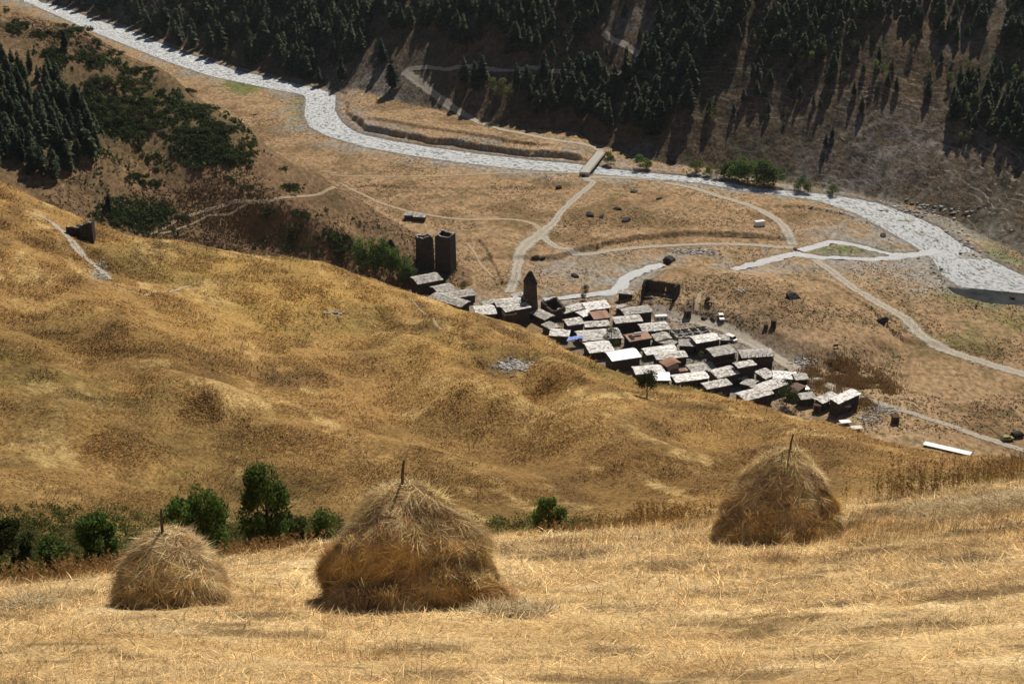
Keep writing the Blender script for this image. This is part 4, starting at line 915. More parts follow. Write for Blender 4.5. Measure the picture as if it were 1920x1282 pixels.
def car(name, px, py, L, Wd, H, heading, paint, lab, cat, boxy=False):
    x, y, z = ground_at(px, py); root = empty(name, (x, y, z), rad(heading)); tag(root, lab, cat)
    c = .35
    prof = [(-L/2, c), (L/2, c), (L/2, .95), (L/2-.15, 1.0), (L*.22 if not boxy else L*.40, 1.1), (L*.10 if not boxy else L*.30, H), (-L*.40, H), (-L*.48, 1.15), (-L/2, 1.0)]
    link('body', extrude(prof, -Wd/2, Wd/2).mesh('body'), M[paint], root)
    xf0, xf1 = (L*.21, L*.11) if not boxy else (L*.39, L*.31)
    for sgn in (-1, 1):
        yy = sgn*(Wd/2); a, b_ = sorted((yy+sgn*.003, yy+sgn*.02))
        link('side_window', extrude([(-L*.42, 1.12), (xf0-.1, 1.12), (xf1-.05, H-.12), (-L*.38, H-.12)], a, b_).mesh('side_window'), M['glass'], root)
    link('windscreen', MB().add([(xf0+.03, -Wd*.42, 1.14), (xf0+.03, Wd*.42, 1.14), (xf1+.05, Wd*.42, H-.08), (xf1+.05, -Wd*.42, H-.08), (xf0-.02, -Wd*.42, 1.12), (xf0-.02, Wd*.42, 1.12), (xf1-.02, Wd*.42, H-.1), (xf1-.02, -Wd*.42, H-.1)], [(0,1,2,3),(7,6,5,4),(0,4,5,1),(1,5,6,2),(2,6,7,3),(3,7,4,0)]).mesh('windscreen'), M['glass'], root)
    for wx in (-L*.3, L*.32):
        for sgn in (-1, 1):
            link('wheel', MB().tube((wx, sgn*(Wd/2-.12), .34), (wx, sgn*(Wd/2+.06), .34), .34, .34, 12).mesh('wheel'), M['dark'], root)
    return root
car('offroad_car', 1352, 598, 4.8, 1.9, 1.9, -88, 'white_paint', 'white off-road car parked on dry grass right of the gravel road', 'car')
car('minibus', 1370, 638, 5.2, 2.0, 2.2, -50, 'white_paint', 'white minibus parked on the road edge beside the ragged-roofed house', 'van', True)
car('parked_car', 1094, 331, 4.0, 1.7, 1.6, 80, 'dark', 'small dark car standing near the end of the bridge', 'car')
x, y, z = ground_at(1239, 603); root = empty('caravan', (x, y, z), rad(8)); tag(root, 'white caravan with dark windows parked at the top of the gravel road', 'caravan')
link('body', extrude([(-2.6, .5), (2.6, .5), (2.75, .9), (2.6, 2.5), (2.3, 2.75), (-2.3, 2.75), (-2.6, 2.5), (-2.75, .9)], -1.1, 1.1).mesh('body'), M['white_paint'], root)
for xx in (-1.6, 0, 1.5): link('window', MB().box(xx-.45, xx+.45, -1.13, -1.103, 1.3, 2.0).mesh('window'), M['glass'], root)
for sgn in (-1, 1): link('wheel', MB().tube((0, sgn*1.0, .35), (0, sgn*1.15, .35), .35, .35, 12).mesh('wheel'), M['dark'], root)
x, y, z = ground_at(1424, 424); root = empty('storage_container', (x, y, z), rad(20)); tag(root, 'white box container standing alone beside the valley road bend', 'container')
link('body', MB().box(-2.4, 2.4, -1.2, 1.2, .15, 2.6).mesh('body'), M['white_paint'], root); link('door', MB().box(-.6, .6, -1.25, -1.203, .3, 2.3).mesh('door'), M['metal_white'], root)
x, y, z = ground_at(1328, 569); root = empty('tractor', (x, y, z), rad(-70)); tag(root, 'dark rusty tractor parked on the knoll behind the gravel road', 'tractor')
link('body', extrude([(-1.4, .7), (1.6, .7), (1.6, 1.4), (.2, 1.5), (.2, 1.3), (-1.4, 1.3)], -.45, .45).mesh('body'), M['metal_rust'], root)
link('cab', MB().box(-1.2, .1, -.7, .7, 1.31, 2.5).mesh('cab'), M['glass'], root)
for wx, wr in ((-.9, .75), (1.2, .45)):
    for sgn in (-1, 1): link('wheel', MB().tube((wx, sgn*.62, wr), (wx, sgn*.95, wr), wr, wr, 12).mesh('wheel'), M['dark'], root)
# bridge
bz = PLAIN+2.3
n0, n1, f0, f1 = [plane_pt(px, py, bz) for px, py in ((1089,321),(1106,321),(1117.5,286),(1134.5,286.5))]
ctr = (n0+n1)/2; ax = (f0+f1)/2-ctr; Lb = float(np.hypot(*ax)); ang = math.atan2(ax[1], ax[0]); wb = 5.4
root = empty('bridge', (ctr[0], ctr[1], bz), ang); tag(root, 'pale flat road bridge over the river with low side rails', 'bridge')
link('deck', MB().box(-2, Lb+2, -wb/2, wb/2, -.35, 0).mesh('deck'), M['concrete'], root)
for sgn in (-1, 1):
    link('girder', MB().box(-1, Lb+1, sgn*(wb/2-.3)-.15, sgn*(wb/2-.3)+.15, -1.5, -.353).mesh('girder'), M['rock'], root)
    r_ = MB().box(-1, Lb+1, sgn*(wb/2-.1)-.05, sgn*(wb/2-.1)+.05, .75, .85)
    for i in range(13): r_.box(-.9+(Lb+1.7)*i/12, -.78+(Lb+1.7)*i/12, sgn*(wb/2-.1)-.045, sgn*(wb/2-.1)+.045, .003, .747)
    link('railing', r_.mesh('railing'), M['rock'], root)
for xx in (-1.5, Lb+1.5): link('abutment', MB().box(xx-1.2, xx+1.2, -wb/2+.1, wb/2-.1, -4, -.355).mesh('abutment'), M['concrete'], root)

# boulders
def rock_mesh(seed, n=2, sq=.6):
    import bmesh
    bm = bmesh.new(); bmesh.ops.create_icosphere(bm, subdivisions=3, radius=1); rr = random.Random(seed)
    pl_ = [(np.array([rr.gauss(0, 1), rr.gauss(0, 1), rr.gauss(0, .7)]), rr.uniform(.42, .8)) for _ in range(11)]
    for v in bm.verts:
        p = np.array(v.co)
        for nrm, d_ in pl_:
            nn = nrm/np.linalg.norm(nrm); s_ = p@nn
            if s_ > d_: p = p-nn*(s_-d_)*.9
        p += np.array([rr.uniform(-.03, .03) for _ in range(3)]); p[2] *= sq; v.co = p
    me = bpy.data.meshes.new('boulder'); bm.to_mesh(me); bm.free(); me.materials.append(M['rock']); return me
RK = [rock_mesh(i, sq=.5+.1*i) for i in range(4)]
BOULD = [(1188,360,3.2,'angular dark boulder alone right of the winding track below the bridge'),(1236,373,2.2,'small dark boulder right of the angular boulder on the plain'),(1107,404,3.4,'largest dark boulder beside the winding track, with a smaller one at its right'),(1128,407,2.4,'smaller dark boulder touching the right side of the largest track boulder'),(1158,393,3.0,'flat dark boulder above the cracked slab on the plain'),(1174,415,3.6,'broad cracked dark slab of rock in the middle of the plain'),(1047,352,2.4,'low dark rock left of the winding track near the bridge'),(1254,490,3.8,'big dark outcrop on the near bank where the stream passes the knoll'),(1487,556,4.2,'dark boulder cluster on the right side of the knoll'),(1656,443,3.2,'dark boulder on the gravel bank by the white river bend'),(1078,518,2.4,'dark boulder on the grey gravel bed above the village'),(1655,602,3.0,'dark rock beside the lower road bend at the right'),(1005,482,2.6,'dark rock inside the fork of the tracks above the domed tower'),(1018,484,1.8,'small rock right of the one inside the fork of the tracks'),(1320,598,1.8,'brown scrub-covered rock left of the white off-road car'),(1338,600,1.8,'brown rock between the scrubby rock and the white off-road car'),(1060,425,1.6,'small rock at the inner side of the sandy track bend'),(1490,468,2.0,'dark boulder heap at the ford where the road meets the stream')]
for i, (px, py, sz, lab) in enumerate(BOULD):
    x, y, z = ground_at(px, py); o = link('boulder', RK[i % 4], None, None, (x, y, z-.1)); o.scale = (sz*random.uniform(.9, 1.25), sz*.8, sz*random.uniform(.7, .95)); o.rotation_euler = (0, 0, random.uniform(0, 6)); tag(o, lab, 'boulder', 'boulders in the valley')

# fences
def fence(P, hp, sp, lab, m='wood', rails=1):
    w = cast2(P); root = None; L = 0; segs = []
    pts_ = resamp(w, 60); acc = 0; keep = [pts_[0]]
    for a, b_ in zip(pts_[:-1], pts_[1:]):
        acc += math.hypot(*(b_-a))
        if acc > sp: keep.append(b_); acc = 0
    o = keep[0]; zo = float(G.h(*o)); root = empty('fence', (o[0], o[1], zo)); tag(root, lab, 'fence')
    tops = []
    for k in keep[:60]:
        z = float(G.h(*k))-zo; q = k-o; hh = hp*random.uniform(.8, 1.15); lx = random.uniform(-.1, .1)
        link('post', MB().tube((q[0], q[1], z-.3), (q[0]+lx, q[1], z+hh), .08, .06, 5).mesh('post'), M[m], root); tops.append((q[0], q[1], z+hp*.7))
    r_ = MB()
    for a, b_ in zip(tops[:-1], tops[1:]):
        for k in range(rails): r_.tube((a[0], a[1], a[2]-k*.4), (b_[0], b_[1], b_[2]-k*.4), .03, .03, 4)
    link('rail', r_.mesh('rail'), M[m], root)
fence([(1505,667),(1530,663),(1560,661),(1583,660)], 1.5, 2.2, 'dark rail fence above the tall dry grass by the road', rails=3)
fence([(1605,668),(1620,685),(1640,705),(1660,725),(1680,740)], 1.3, 3, 'dark fence line running down through dry grass to the lower right')
fence([(370,468),(420,478),(470,488),(520,500),(560,508)], 1.3, 4, 'thin wooden post fence along the upper edge of the golden hill')
fence([(665,558),(690,563)], 1.2, 4, 'few short posts on the golden crest right of centre')
fence([(1440,688),(1455,692),(1466,690)], 1.3, 1.2, 'small picket fence round the green garden plot by the long stone house', rails=2)
fence([(1300,560),(1302,575),(1300,590)], 1.4, 1.5, 'short upright fence beside the track on the knoll', rails=2)
fence([(1700,800),(1760,822),(1830,848)], 1.2, 4, 'faint post fence beside the narrow road at the lower right')

# cattle
def cow(px, py, head, lab):
    x, y, z = ground_at(px, py); root = empty('cow', (x, y, z), rad(head)); tag(root, lab, 'cow', 'cattle in the valley')
    b = MB(); secs = [(-.95,.28,.30,1.15),(-.8,.36,.40,1.12),(-.2,.40,.46,1.02),(.4,.36,.44,1.05),(.75,.26,.34,1.2),(1.05,.15,.2,1.3),(1.3,.13,.17,1.2),(1.55,.08,.10,1.0)]
    n = 8; vs = []
    for xx, rw, rh, zc in secs:
        for i in range(n): a = 2*math.pi*i/n; vs.append((xx, rw*math.cos(a), zc+rh*math.sin(a)))
    fs = [(k*n+i, k*n+(i+1) % n, (k+1)*n+(i+1) % n, (k+1)*n+i) for k in range(len(secs)-1) for i in range(n)]+[tuple(range(n)), tuple(range((len(secs)-1)*n, len(secs)*n))[::-1]]
    b.add(vs, fs)
    for lx in (-.75, .6):
        for ly in (-.2, .2): b.tube((lx, ly, 1.0), (lx+.06, ly, .5), .13, .07, 6); b.tube((lx+.06, ly, .52), (lx, ly, 0), .07, .06, 6)
    b.tube((-.95, 0, 1.3), (-1.1, 0, .6), .04, .03, 4); b.tube((1.3, .1, 1.35), (1.3, .3, 1.45), .04, .02, 4); b.tube((1.3, -.1, 1.35), (1.3, -.3, 1.45), .04, .02, 4)
    link('body', b.mesh('body'), M['hide'], root)
cow(1567, 652, 10, 'dark animal grazing above the rail fence on the dry field')
for px, py, hd, lb in [(1868,556,60,'dark cow standing on the green strip beside the still pool'),(1886,553,10,'dark cow above the green strip near the right edge'),(1898,563,150,'dark cow lowest of the three on the green island at right'),(1830,577,80,'dark cow at the left end of the green river meadow'),(478,219,20,'tiny dark cow on the plain left of the river bend')]: cow(px, py, hd, lb)

# garden and yard clutter
def sheet(px, py, L, Wd, h, ang, m, name, lab, cat):
    x, y, z = ground_at(px, py); root = empty(name, (x, y, z), rad(ang)); tag(root, lab, cat)
    link('top', MB().box(-L/2, L/2, -Wd/2, Wd/2, h, h+.12, .04).mesh('top'), M[m], root)
    for sx in (-1, 1):
        for sy in (-1, 1): link('leg', MB().tube((sx*L*.45, sy*Wd*.42, -.6), (sx*L*.45, sy*Wd*.42, h), .07, .07, 5).mesh('leg'), M['wood'], root)
sheet(1776, 843, 15.5, 2.8, .45, -30, 'slate_white', 'polytunnel', 'long white sheet canopy lying on the slope beside the narrow road', 'canopy')
sheet(1584, 795, 3.8, 2.4, 1.0, 12, 'metal_white', 'shelter', 'small pale table-like shelter, left of two below the village end', 'shelter')
sheet(1605, 806, 3.8, 2.4, 1.0, 12, 'slate', 'shelter', 'small stone-topped shelter, right of two below the village end', 'shelter')
sheet(1572, 771, 2.6, 1.6, .5, 20, 'slate_grey', 'shelter', 'low grey board on legs in the rubble garden below the last houses', 'shelter')
car('wrecked_van', 1888, 825, 4.2, 1.8, 1.7, 12, 'yellow', 'yellow-topped dark wreck beside the narrow road at the right edge', 'van')
car('wrecked_van', 1907, 819, 4.6, 1.8, 1.8, 20, 'dark', 'dark van wreck rightmost beside the narrow road', 'van', True)
# tarpaulin on a roof
zt = PLAIN+3.6; T4 = [plane_pt(a, b_, zt) for a, b_ in ((1062,640),(1094,634),(1092,629),(1066,632))]; o = T4[0]; b = MB(); nn = 10; vs = []
for j in range(nn+1):
    for i in range(nn+1):
        f, g_ = i/nn, j/nn; p = (T4[0]*(1-f)+T4[1]*f)*(1-g_)+(T4[3]*(1-f)+T4[2]*f)*g_-o; vs.append((p[0], p[1], random.uniform(0, .25)))
b.add(vs+[(a, b_, c_-.08) for a, b_, c_ in vs], [(j*11+i, j*11+i+1, (j+1)*11+i+1, (j+1)*11+i) for j in range(10) for i in range(10)]+[(121+(j+1)*11+i, 121+(j+1)*11+i+1, 121+j*11+i+1, 121+j*11+i) for j in range(10) for i in range(10)])
tag(link('tarpaulin', b.mesh('tarpaulin'), M['blue'], None, (o[0], o[1], zt)), 'blue and white tarpaulin spread over a roof at the golden crest', 'tarpaulin')

# ------------------------------------------------------------------ trees
def leaf_cards(P, size, up=.3, seed=0, shape=1.0):
    r = np.random.default_rng(seed); n = len(P); a = r.normal(size=(n, 3)); a[:, 2] *= up+.3; a /= np.linalg.norm(a, axis=1)[:, None]
    b = r.normal(size=(n, 3)); b -= a*(a*b).sum(1)[:, None]; b /= np.linalg.norm(b, axis=1)[:, None]
    s_ = size*r.uniform(.6, 1.3, n)[:, None]; V = np.stack([P-a*s_, P+b*s_*.55, P+a*s_, P-b*s_*.55], 1).reshape(-1, 3)
    q = np.arange(n)*4; return V, np.stack([q, q+1, q+2, q+3], 1)
def conifer(seed, H=1.0):
    r = np.random.default_rng(seed); rs = random.Random(seed); Vs = []; Ts = []; off = 0; lv = 26
    lop = [rs.uniform(.6, 1.25) for _ in range(8)]; pw_ = rs.uniform(.5, .8)
    for k in range(lv):
        f = k/(lv-1); z = .10+.88*f+rs.uniform(-.01, .01); R = .19*(1-f)**pw_*(.55+.45*min(1, f/.18))+.008
        nb = 9 if f < .6 else 6
        for i in range(nb):
            if rs.random() < .13: continue
            a = 2*math.pi*(i+rs.random()*.8)/nb+k*.7; L = R*rs.uniform(.45, 1.3)*lop[int(a/6.2832*8) % 8]; dr = -.05-.25*R*rs.random()
            d = np.array([math.cos(a), math.sin(a), 0]); p = np.array([-d[1], d[0], 0]); w = L*.30+.008
            o = np.array([0, 0, z]); tip = o+d*L+np.array([0, 0, dr*L*4]); mid = o+d*L*.55+np.array([0, 0, .02*rs.random()])
            Vs += [o, mid+p*w+np.array([0, 0, -.02]), tip, mid-p*w+np.array([0, 0, -.02]), mid+np.array([0, 0, .015])]
            Ts += [(off, off+1, off+4), (off+1, off+2, off+4), (off+2, off+3, off+4), (off+3, off, off+4)]; off += 5
    top = np.array([0, 0, 1.0]); V = np.array(Vs+[top]); return V*H, np.array(Ts)
def trunk_mesh(H, r, n=6, lean=0):
    b = MB(); b.tube((0, 0, -1/18*H), (lean*H*.5, 0, H*.5), r, r*.65, n); b.tube((lean*H*.5, 0, H*.49), (lean*H, 0, H*.96), r*.65, r*.15, n); return b
CON = []; TRK = trunk_mesh(1.0, .012).mesh('trunk'); TRK.materials.append(M['bark'])
for i in range(5):
    V, T_ = conifer(100+i); me = mesh_np('crown', V, tris=T_); me.materials.append(M['needle']); CON.append((me, V, T_))
def broad_pts(seed, n, lobes=9, tall=1.0, wid=.42, base=.22):
    r = np.random.default_rng(seed); P = []
    for k in range(lobes):
        f = r.random(); z = base+(1-base)*(.15+.75*f); rr = wid*math.sin(math.pi*min(.92, .22+.72*f))**.8; a = r.random()*6.28
        c = np.array([math.cos(a)*rr*.55, math.sin(a)*rr*.55, z]); s_ = wid*r.uniform(.32, .55)*(1 if lobes < 14 else .68)
        m_ = n//lobes; q = r.normal(size=(m_, 3)); q /= np.linalg.norm(q, axis=1)[:, None]; q *= (r.random(m_)**.35)[:, None]*s_; q[:, 2] *= .8*tall; P.append(c+q)
    P = np.concatenate(P); P[:, 2] = np.clip(P[:, 2], base*.6, 1.02); return P
def limbs(seed, b=None, base=.25, wid=.35, r=.022):
    rs = random.Random(seed); b = b or MB(); b.tube((0, 0, -.06), (.01, 0, .5), r, r*.6, 6); b.tube((.01, 0, .49), (-.01, .01, .9), r*.6, r*.15, 5)
    for k in range(9):
        z = base+.5*k/9; a = rs.random()*6.28; L = wid*rs.uniform(.5, .9); b.tube((0, 0, z), (math.cos(a)*L, math.sin(a)*L, z+.2+.1*rs.random()), r*.4, r*.1, 4)
    return b
def broad_set(seed, n, size, m, **kw):
    V, Q = leaf_cards(broad_pts(seed, n, **kw), size, .6, seed); me = mesh_np('crown', V, quads=Q); me.materials.append(m)
    t = limbs(seed, base=kw.get('base', .22), wid=kw.get('wid', .42)*.8).mesh('trunk'); t.materials.append(M['bark']); return me, t
PALE = [broad_set(200+i, 700, .035, M['leafpale'], wid=.33) for i in range(3)]
GREEN = [broad_set(210+i, 1300, .036, M['leaf'], wid=.48, base=.04) for i in range(3)]
def shrub_set(seed, m, n=980, size=.075):
    r = np.random.default_rng(seed); P = []
    for k in range(14):
        a = r.uniform(0, 6.28); q_ = r.uniform(0, 1.15); c = np.array([math.cos(a)*q_*1.2, math.sin(a)*q_*.8, .06+r.uniform(0, .12)]); q = r.normal(size=(n//14, 3)); q /= np.linalg.norm(q, axis=1)[:, None]
        q *= (r.random(n//14)**.4)[:, None]*r.uniform(.2, .38); q[:, 2] *= .9; P.append(c+q)
    P = np.concatenate(P); P[:, 2] = np.abs(P[:, 2])-.05; V, Q = leaf_cards(P, size, .8, seed); me = mesh_np('shrub', V, quads=Q); me.materials.append(m); return me
SHR = [shrub_set(300+i, M['leafdark']) for i in range(5)]
def place_tree(name, pos, H, crown, trunk, lab, cat, group, wx=1.0, rz=None):
    root = empty(name, pos, rz if rz is not None else random.uniform(0, 6.28)); tag(root, lab, cat, group)
    c = link('crown', crown, None, root); c.scale = (H*wx, H*wx, H)
    t = link('trunk', trunk, None, root); t.scale = (H, H, H); return root
def rand_in(poly, n):
    xs = [p[0] for p in poly]; ys = [p[1] for p in poly]; out = []
    while len(out) < n:
        a, b_ = random.uniform(min(xs), max(xs)), random.uniform(min(ys), max(ys))
        if in_poly(np.array([a]), np.array([b_]), poly)[0]: out.append((a, b_))
    return out
FOREST = [
 ([(95,-30),(140,14),(330,88),(440,124),(560,151),(632,170),(690,115),(720,40),(740,-30)], 270, (15, 22), 'dark conifer in the dense shaded forest above the river at upper left', 'forest conifers at upper left'),
 ([(740,-30),(1150,-30),(1120,60),(1030,110),(900,105),(800,60),(730,60)], 150, (13, 20), 'dark conifer in the shaded forest above the hillside road at top centre', 'forest conifers at top centre'),
 ([(960,150),(1290,130),(1310,225),(1230,262),(1120,240),(990,215)], 85, (13, 19), 'dark conifer in the shaded wood just above the bridge', 'conifers above the bridge'),
 ([(1170,-30),(1420,-30),(1360,90),(1290,160),(1220,110),(1240,40)], 95, (13, 20), 'dark conifer in the shaded belt right of the upper road bend', 'conifers right of the road bend'),
 ([(1440,-30),(1580,-30),(1570,110),(1500,125),(1430,100)], 70, (9, 15), 'dark conifer in the loose wood on the upper right slope', 'conifers on the upper right slope'),
 ([(1600,-30),(1930,-30),(1930,120),(1800,70),(1640,60)], 60, (8, 15), 'dark conifer scattered at the top right of the slope', 'conifers at the top right'),
 ([(1790,165),(1930,120),(1930,290),(1840,270),(1780,230)], 55, (9, 15), 'dark conifer in the clump at the right edge of the slope', 'conifers at the right edge'),
 ([(-10,105),(110,150),(175,215),(185,290),(110,345),(40,330),(-10,320)], 135, (8, 12.5), 'dark conifer in the grove on the near hill at the left edge', 'conifers in the left grove'),
 ([(720,-30),(1930,-30),(1930,200),(1600,230),(1350,260),(1100,110),(900,110)], 130, (5, 11), 'small dark conifer scattered over the open far mountainside', 'small conifers scattered over the mountainside'),
 ([(1380,-20),(1620,0),(1600,160),(1400,190),(1350,120)], 45, (8, 14), 'dark conifer in the shaded band of the right slope', 'conifers in the shaded bands of the right slope'),
]
LONE = [(735,168,21,'big solitary conifer above the gravel scree at the road corner'),(716,120,17,'tall conifer directly above the big solitary one by the road corner'),(870,160,18,'tall conifer left in the trio over the hillside road'),(890,172,19,'tall conifer in the middle of the trio over the hillside road'),(905,158,18,'tall conifer right in the trio over the hillside road'),(1140,238,16,'conifer alone at the lower edge of the wood above the bridge'),(122,92,9,'small dark conifer on the open top of the left hill'),(205,395,8,'small dark conifer low on the shrubby left hillside'),(1548,275,7,'small conifer alone on the lower right slope'),(1560,260,7,'small conifer right above another on the lower right slope'),(1440,215,8,'young conifer in the open strip of the right slope'),(1600,180,8,'young conifer below the loose wood on the right'),(1680,170,8,'young conifer on the open right slope left of the edge clump'),(1375,215,7,'young conifer between two shaded bands of the right slope')]
trees = []
for poly, n, (h0, h1), lab, grp in FOREST:
    pp = rand_in(poly, n); W3 = G.cast([p[0] for p in pp], [p[1] for p in pp])
    for w in W3: trees.append((w, random.uniform(h0, h1)*random.choice([1, 1, .8]), lab, grp))
trees.sort(key=lambda q: -q[1]/math.hypot(q[0][0], q[0][1])); main, rest = trees[:284], trees[284:]
for w, H, lab, grp in main:
    place_tree('conifer_tree', w, H, random.choice(CON)[0], TRK, lab, 'conifer', grp, random.uniform(1.1, 1.65))
for px, py, H, lab in LONE: place_tree('conifer_tree', ground_at(px, py), H, random.choice(CON)[0], TRK, lab, 'conifer', None, 1.35)
Vs, Ts, off = [], [], 0; mass = list(rest)
Wm = []
for _ in range(420):      # wood continuing up the slope beyond the frame
    th = random.uniform(rad(-22), rad(19)); d = float(np.interp(th, fb_th, fb_d))+random.uniform(95, 300)
    if G.t[np.searchsorted(d_g, min(d, 2500)), int(np.interp(th, th_g, np.arange(NT)))] > math.tan(rad(-9.2)): Wm.append(((d*math.sin(th), d*math.cos(th), float(G.h(d*math.sin(th), d*math.cos(th)))), random.uniform(13, 20)))
for w, H in [(q[0], q[1]) for q in rest]+Wm:
    _, V, T_ = random.choice(CON); a = random.uniform(0, 6.28); R_ = np.array([[math.cos(a), -math.sin(a), 0], [math.sin(a), math.cos(a), 0], [0, 0, 1]])
    Vs.append((V*H*np.array([1.35, 1.35, 1]))@R_.T+np.array(w)); Ts.append(T_+off); off += len(V)
me = mesh_np('distant_forest', np.concatenate(Vs), tris=np.concatenate(Ts)); tag(link('distant_forest', me, M['needle']), 'dark conifer forest mass covering the shaded upper mountainside', 'forest', kind='stuff')
PALES = [(182,22,8),(205,32,7),(236,47,7),(262,58,6),(300,72,7),(425,112,9),(405,100,8),(440,118,8),(330,85,6),(500,140,6),(647,92,11),(655,112,8),(940,190,14),(925,180,11),(955,200,11),(1522,130,10),(1540,112,9),(1500,118,8),(1475,218,5),(1482,126,6),(1440,145,5),(1432,150,4),(1480,185,4),(1560,150,5),(1580,155,6),(1640,140,8),(1655,145,8),(1668,138,7),(1810,225,9),(1825,205,8),(1835,195,8),(1800,270,6),(1815,268,6),(1330,235,6),(1340,222,6),(1740,130,7),(1780,160,7),(1400,180,5),(1450,120,6),(1815,140,7),(275,140,0),(735,90,7),(705,95,7),(860,60,7),(1000,90,7),(1240,60,8),(1255,40,8),(1260,85,7),(1345,60,7),(1600,100,7),(1710,90,7),(1870,80,7),(1900,150,8)]
k = 0
for px, py, H in PALES:
    if not H: continue
    w = ground_at(px, py); place_tree('birch_tree', w, H, *PALE[k % 3], 'pale yellow-green broadleaf tree scattered on the far mountainside', 'tree', 'pale trees on the mountainside', random.uniform(.8, 1.1)); k += 1
for i, (px, py, H) in enumerate([(1350,332,5),(1368,335,7),(1385,338,8),(1402,341,8),(1418,345,9),(1433,348,9),(1450,350,8),(1305,325,5),(1200,316,5),(1212,318,4),(1145,308,5),(1500,358,5),(1515,360,4),(1325,330,4),(1560,368,4)]):
    place_tree('willow_tree', ground_at(px, py), H*1.5, *GREEN[i % 3], 'rounded green willow on the far bank of the river', 'tree', 'green willows along the far river bank', 1.25)
for i, (px, py, H, wx) in enumerate([(q[0], q[1], q[2]*1.25, q[3]) for q in [(686,505,13,.8),(700,508,11,.8),(716,512,12,.8),(732,515,11,.8),(748,520,11,.8),(760,528,9,.8),(768,536,8,.9),(678,500,7,.8)]]):
    w = ground_at(px, py-22 if False else py); place_tree('poplar_tree', w, H, *GREEN[i % 3], 'green poplar in the clump between the golden hill and the twin towers', 'tree', 'poplars left of the towers', wx)
def top_tree(name, px, d, ytop, crown, trunk, lab, wx=1.0, cat='tree', group=None, ybase=None):
    th, t = th_t(px, ytop); x, y = d*math.sin(th), d*math.cos(th); z = float(G.h(x, y)); H = float(t)*d-z
    return place_tree(name, (x, y, z), max(H, .5), crown, trunk, lab, cat, group, wx)
def on_village(px, py, H, st, lab, name='village_tree', wx=1.0, z=PLAIN):
    x, y = plane_pt(px, py, z); zz = float(G.h(x, y)); x, y = plane_pt(px, py, zz); place_tree(name, (x, y, zz), H, *st, lab, 'tree', None, wx)
DKG = [broad_set(230+i, 1500, .028, M['leafdark'], wid=.46, base=.1) for i in range(2)]
on_village(1146, 652, 8.5, DKG[0], 'bushy dark green tree among slab roofs in the village middle', wx=.95)
on_village(1474, 760, 9, DKG[1], 'dark green bush-like tree at the crest beside the dark red roof', wx=1.25)
on_village(1097, 562, 6.5, DKG[0], 'small dark conical tree by the stream above the village', wx=.8)
on_village(1475, 702, 2.5, GREEN[1], 'little shrub on the white slab roof edge by the road', 'shrub', 1.2)
on_village(1314, 672, 3.2, PALE[0], 'small yellow-green bush in the gravel yard', 'shrub', 1.3)
on_village(1206, 683, 4, DKG[1], 'dark slim bush right of the brightest white roof', 'shrub', .7)
on_village(1128, 605, 3.2, DKG[0], 'green bush before the faded red-brown roof', 'shrub', 1.3)
on_village(870, 548, 5, PALE[1], 'pale green bush leaning from the ravine edge over the slab roofs', 'shrub', 1.5)
# lone tree on the hill
LT = broad_set(240, 3200, .028, M['leafdark'], wid=.50, base=.34, lobes=12)
th, t = th_t(1213, 745); w = ground_at(1213, 746); dd_ = math.hypot(w[0], w[1]); tt = float(th_t(1213, 694)[1])
place_tree('lone_tree', w, tt*dd_-w[2], *LT, 'lone round-crowned green tree on the golden slope before the village', 'tree', None, .85)
# gully trees close by
for i, (px, d, yt, wx, n, lab) in enumerate([(380,128,903,.62,5200,'rounded green tree behind the smallest haystack, left of the tallest one'),(492,128,866,.60,7000,'tallest green tree in the gully between the small and large haystacks'),(172,122,958,.85,3200,'round green bush tree in the gully at the left'),(15,118,975,.95,3000,'dark green bush tree cut by the left edge'),(1030,128,921,.75,1800,'small green sapling in the gully centre, right of the large haystack'),(1062,127,945,.9,1500,'low yellow-green bush right beside the central sapling'),(540,130,952,.8,2500,'darker low tree leaning off the tallest gully tree on its right'),(330,126,935,.7,1500,'slim green tree at the left side of the rounded gully tree'),(95,120,1005,1.2,1800,'low yellowish green bush between the two left gully bushes'),(600,132,950,.9,1600,'thin green thicket left of the large haystack')]):
    cr = broad_set(260+i, int(n*1.5), .022 if n > 4000 else .034, M['leaf'] if i not in (3, 6) else M['leafdark'], wid=.5, base=.06, lobes=30 if n > 4000 else 18)
    top_tree('gully_tree', px, d, yt, *cr, lab, wx)
# shrubs on the left hill
CL = [(30,48,28,12,7,3.2),(70,68,45,10,7,2.6),(130,60,30,14,8,3),(190,85,25,14,6,2.6),(100,95,30,9,6,2.5),(170,112,55,15,12,3),(250,132,14,7,3,2.8),(275,132,10,5,2,2.5),(200,160,50,22,16,3.4),(215,200,70,42,34,3.6),(285,215,30,30,12,3.4),(375,207,24,14,9,3.4),(385,250,42,28,26,3.4),(420,290,22,18,9,3),(460,270,16,16,6,3),(440,235,12,7,3,2.4),(460,300,10,8,3,2.8),(245,335,14,14,5,2.8),(290,345,16,10,5,2.8),(350,305,8,6,2,2.2),(375,320,12,10,4,2.6),(430,340,11,9,4,2.6),(465,350,8,6,2,2.2),(530,318,6,5,2,1.8),(540,350,14,10,5,2.6),(560,348,4,3,1,2.4),(225,410,35,16,13,2.8),(305,385,12,8,4,2.4),(340,408,12,6,4,2.2),(510,400,22,14,6,2),(560,405,12,14,4,2.4),(600,450,35,22,10,2),(640,470,20,14,6,2.4),(350,170,12,5,2,2.4),(300,170,14,4,2,2.4),(330,95,20,10,3,2.2),(230,100,12,6,3,2.4),(425,215,10,4,1,2),(8,15,8,6,2,2)]
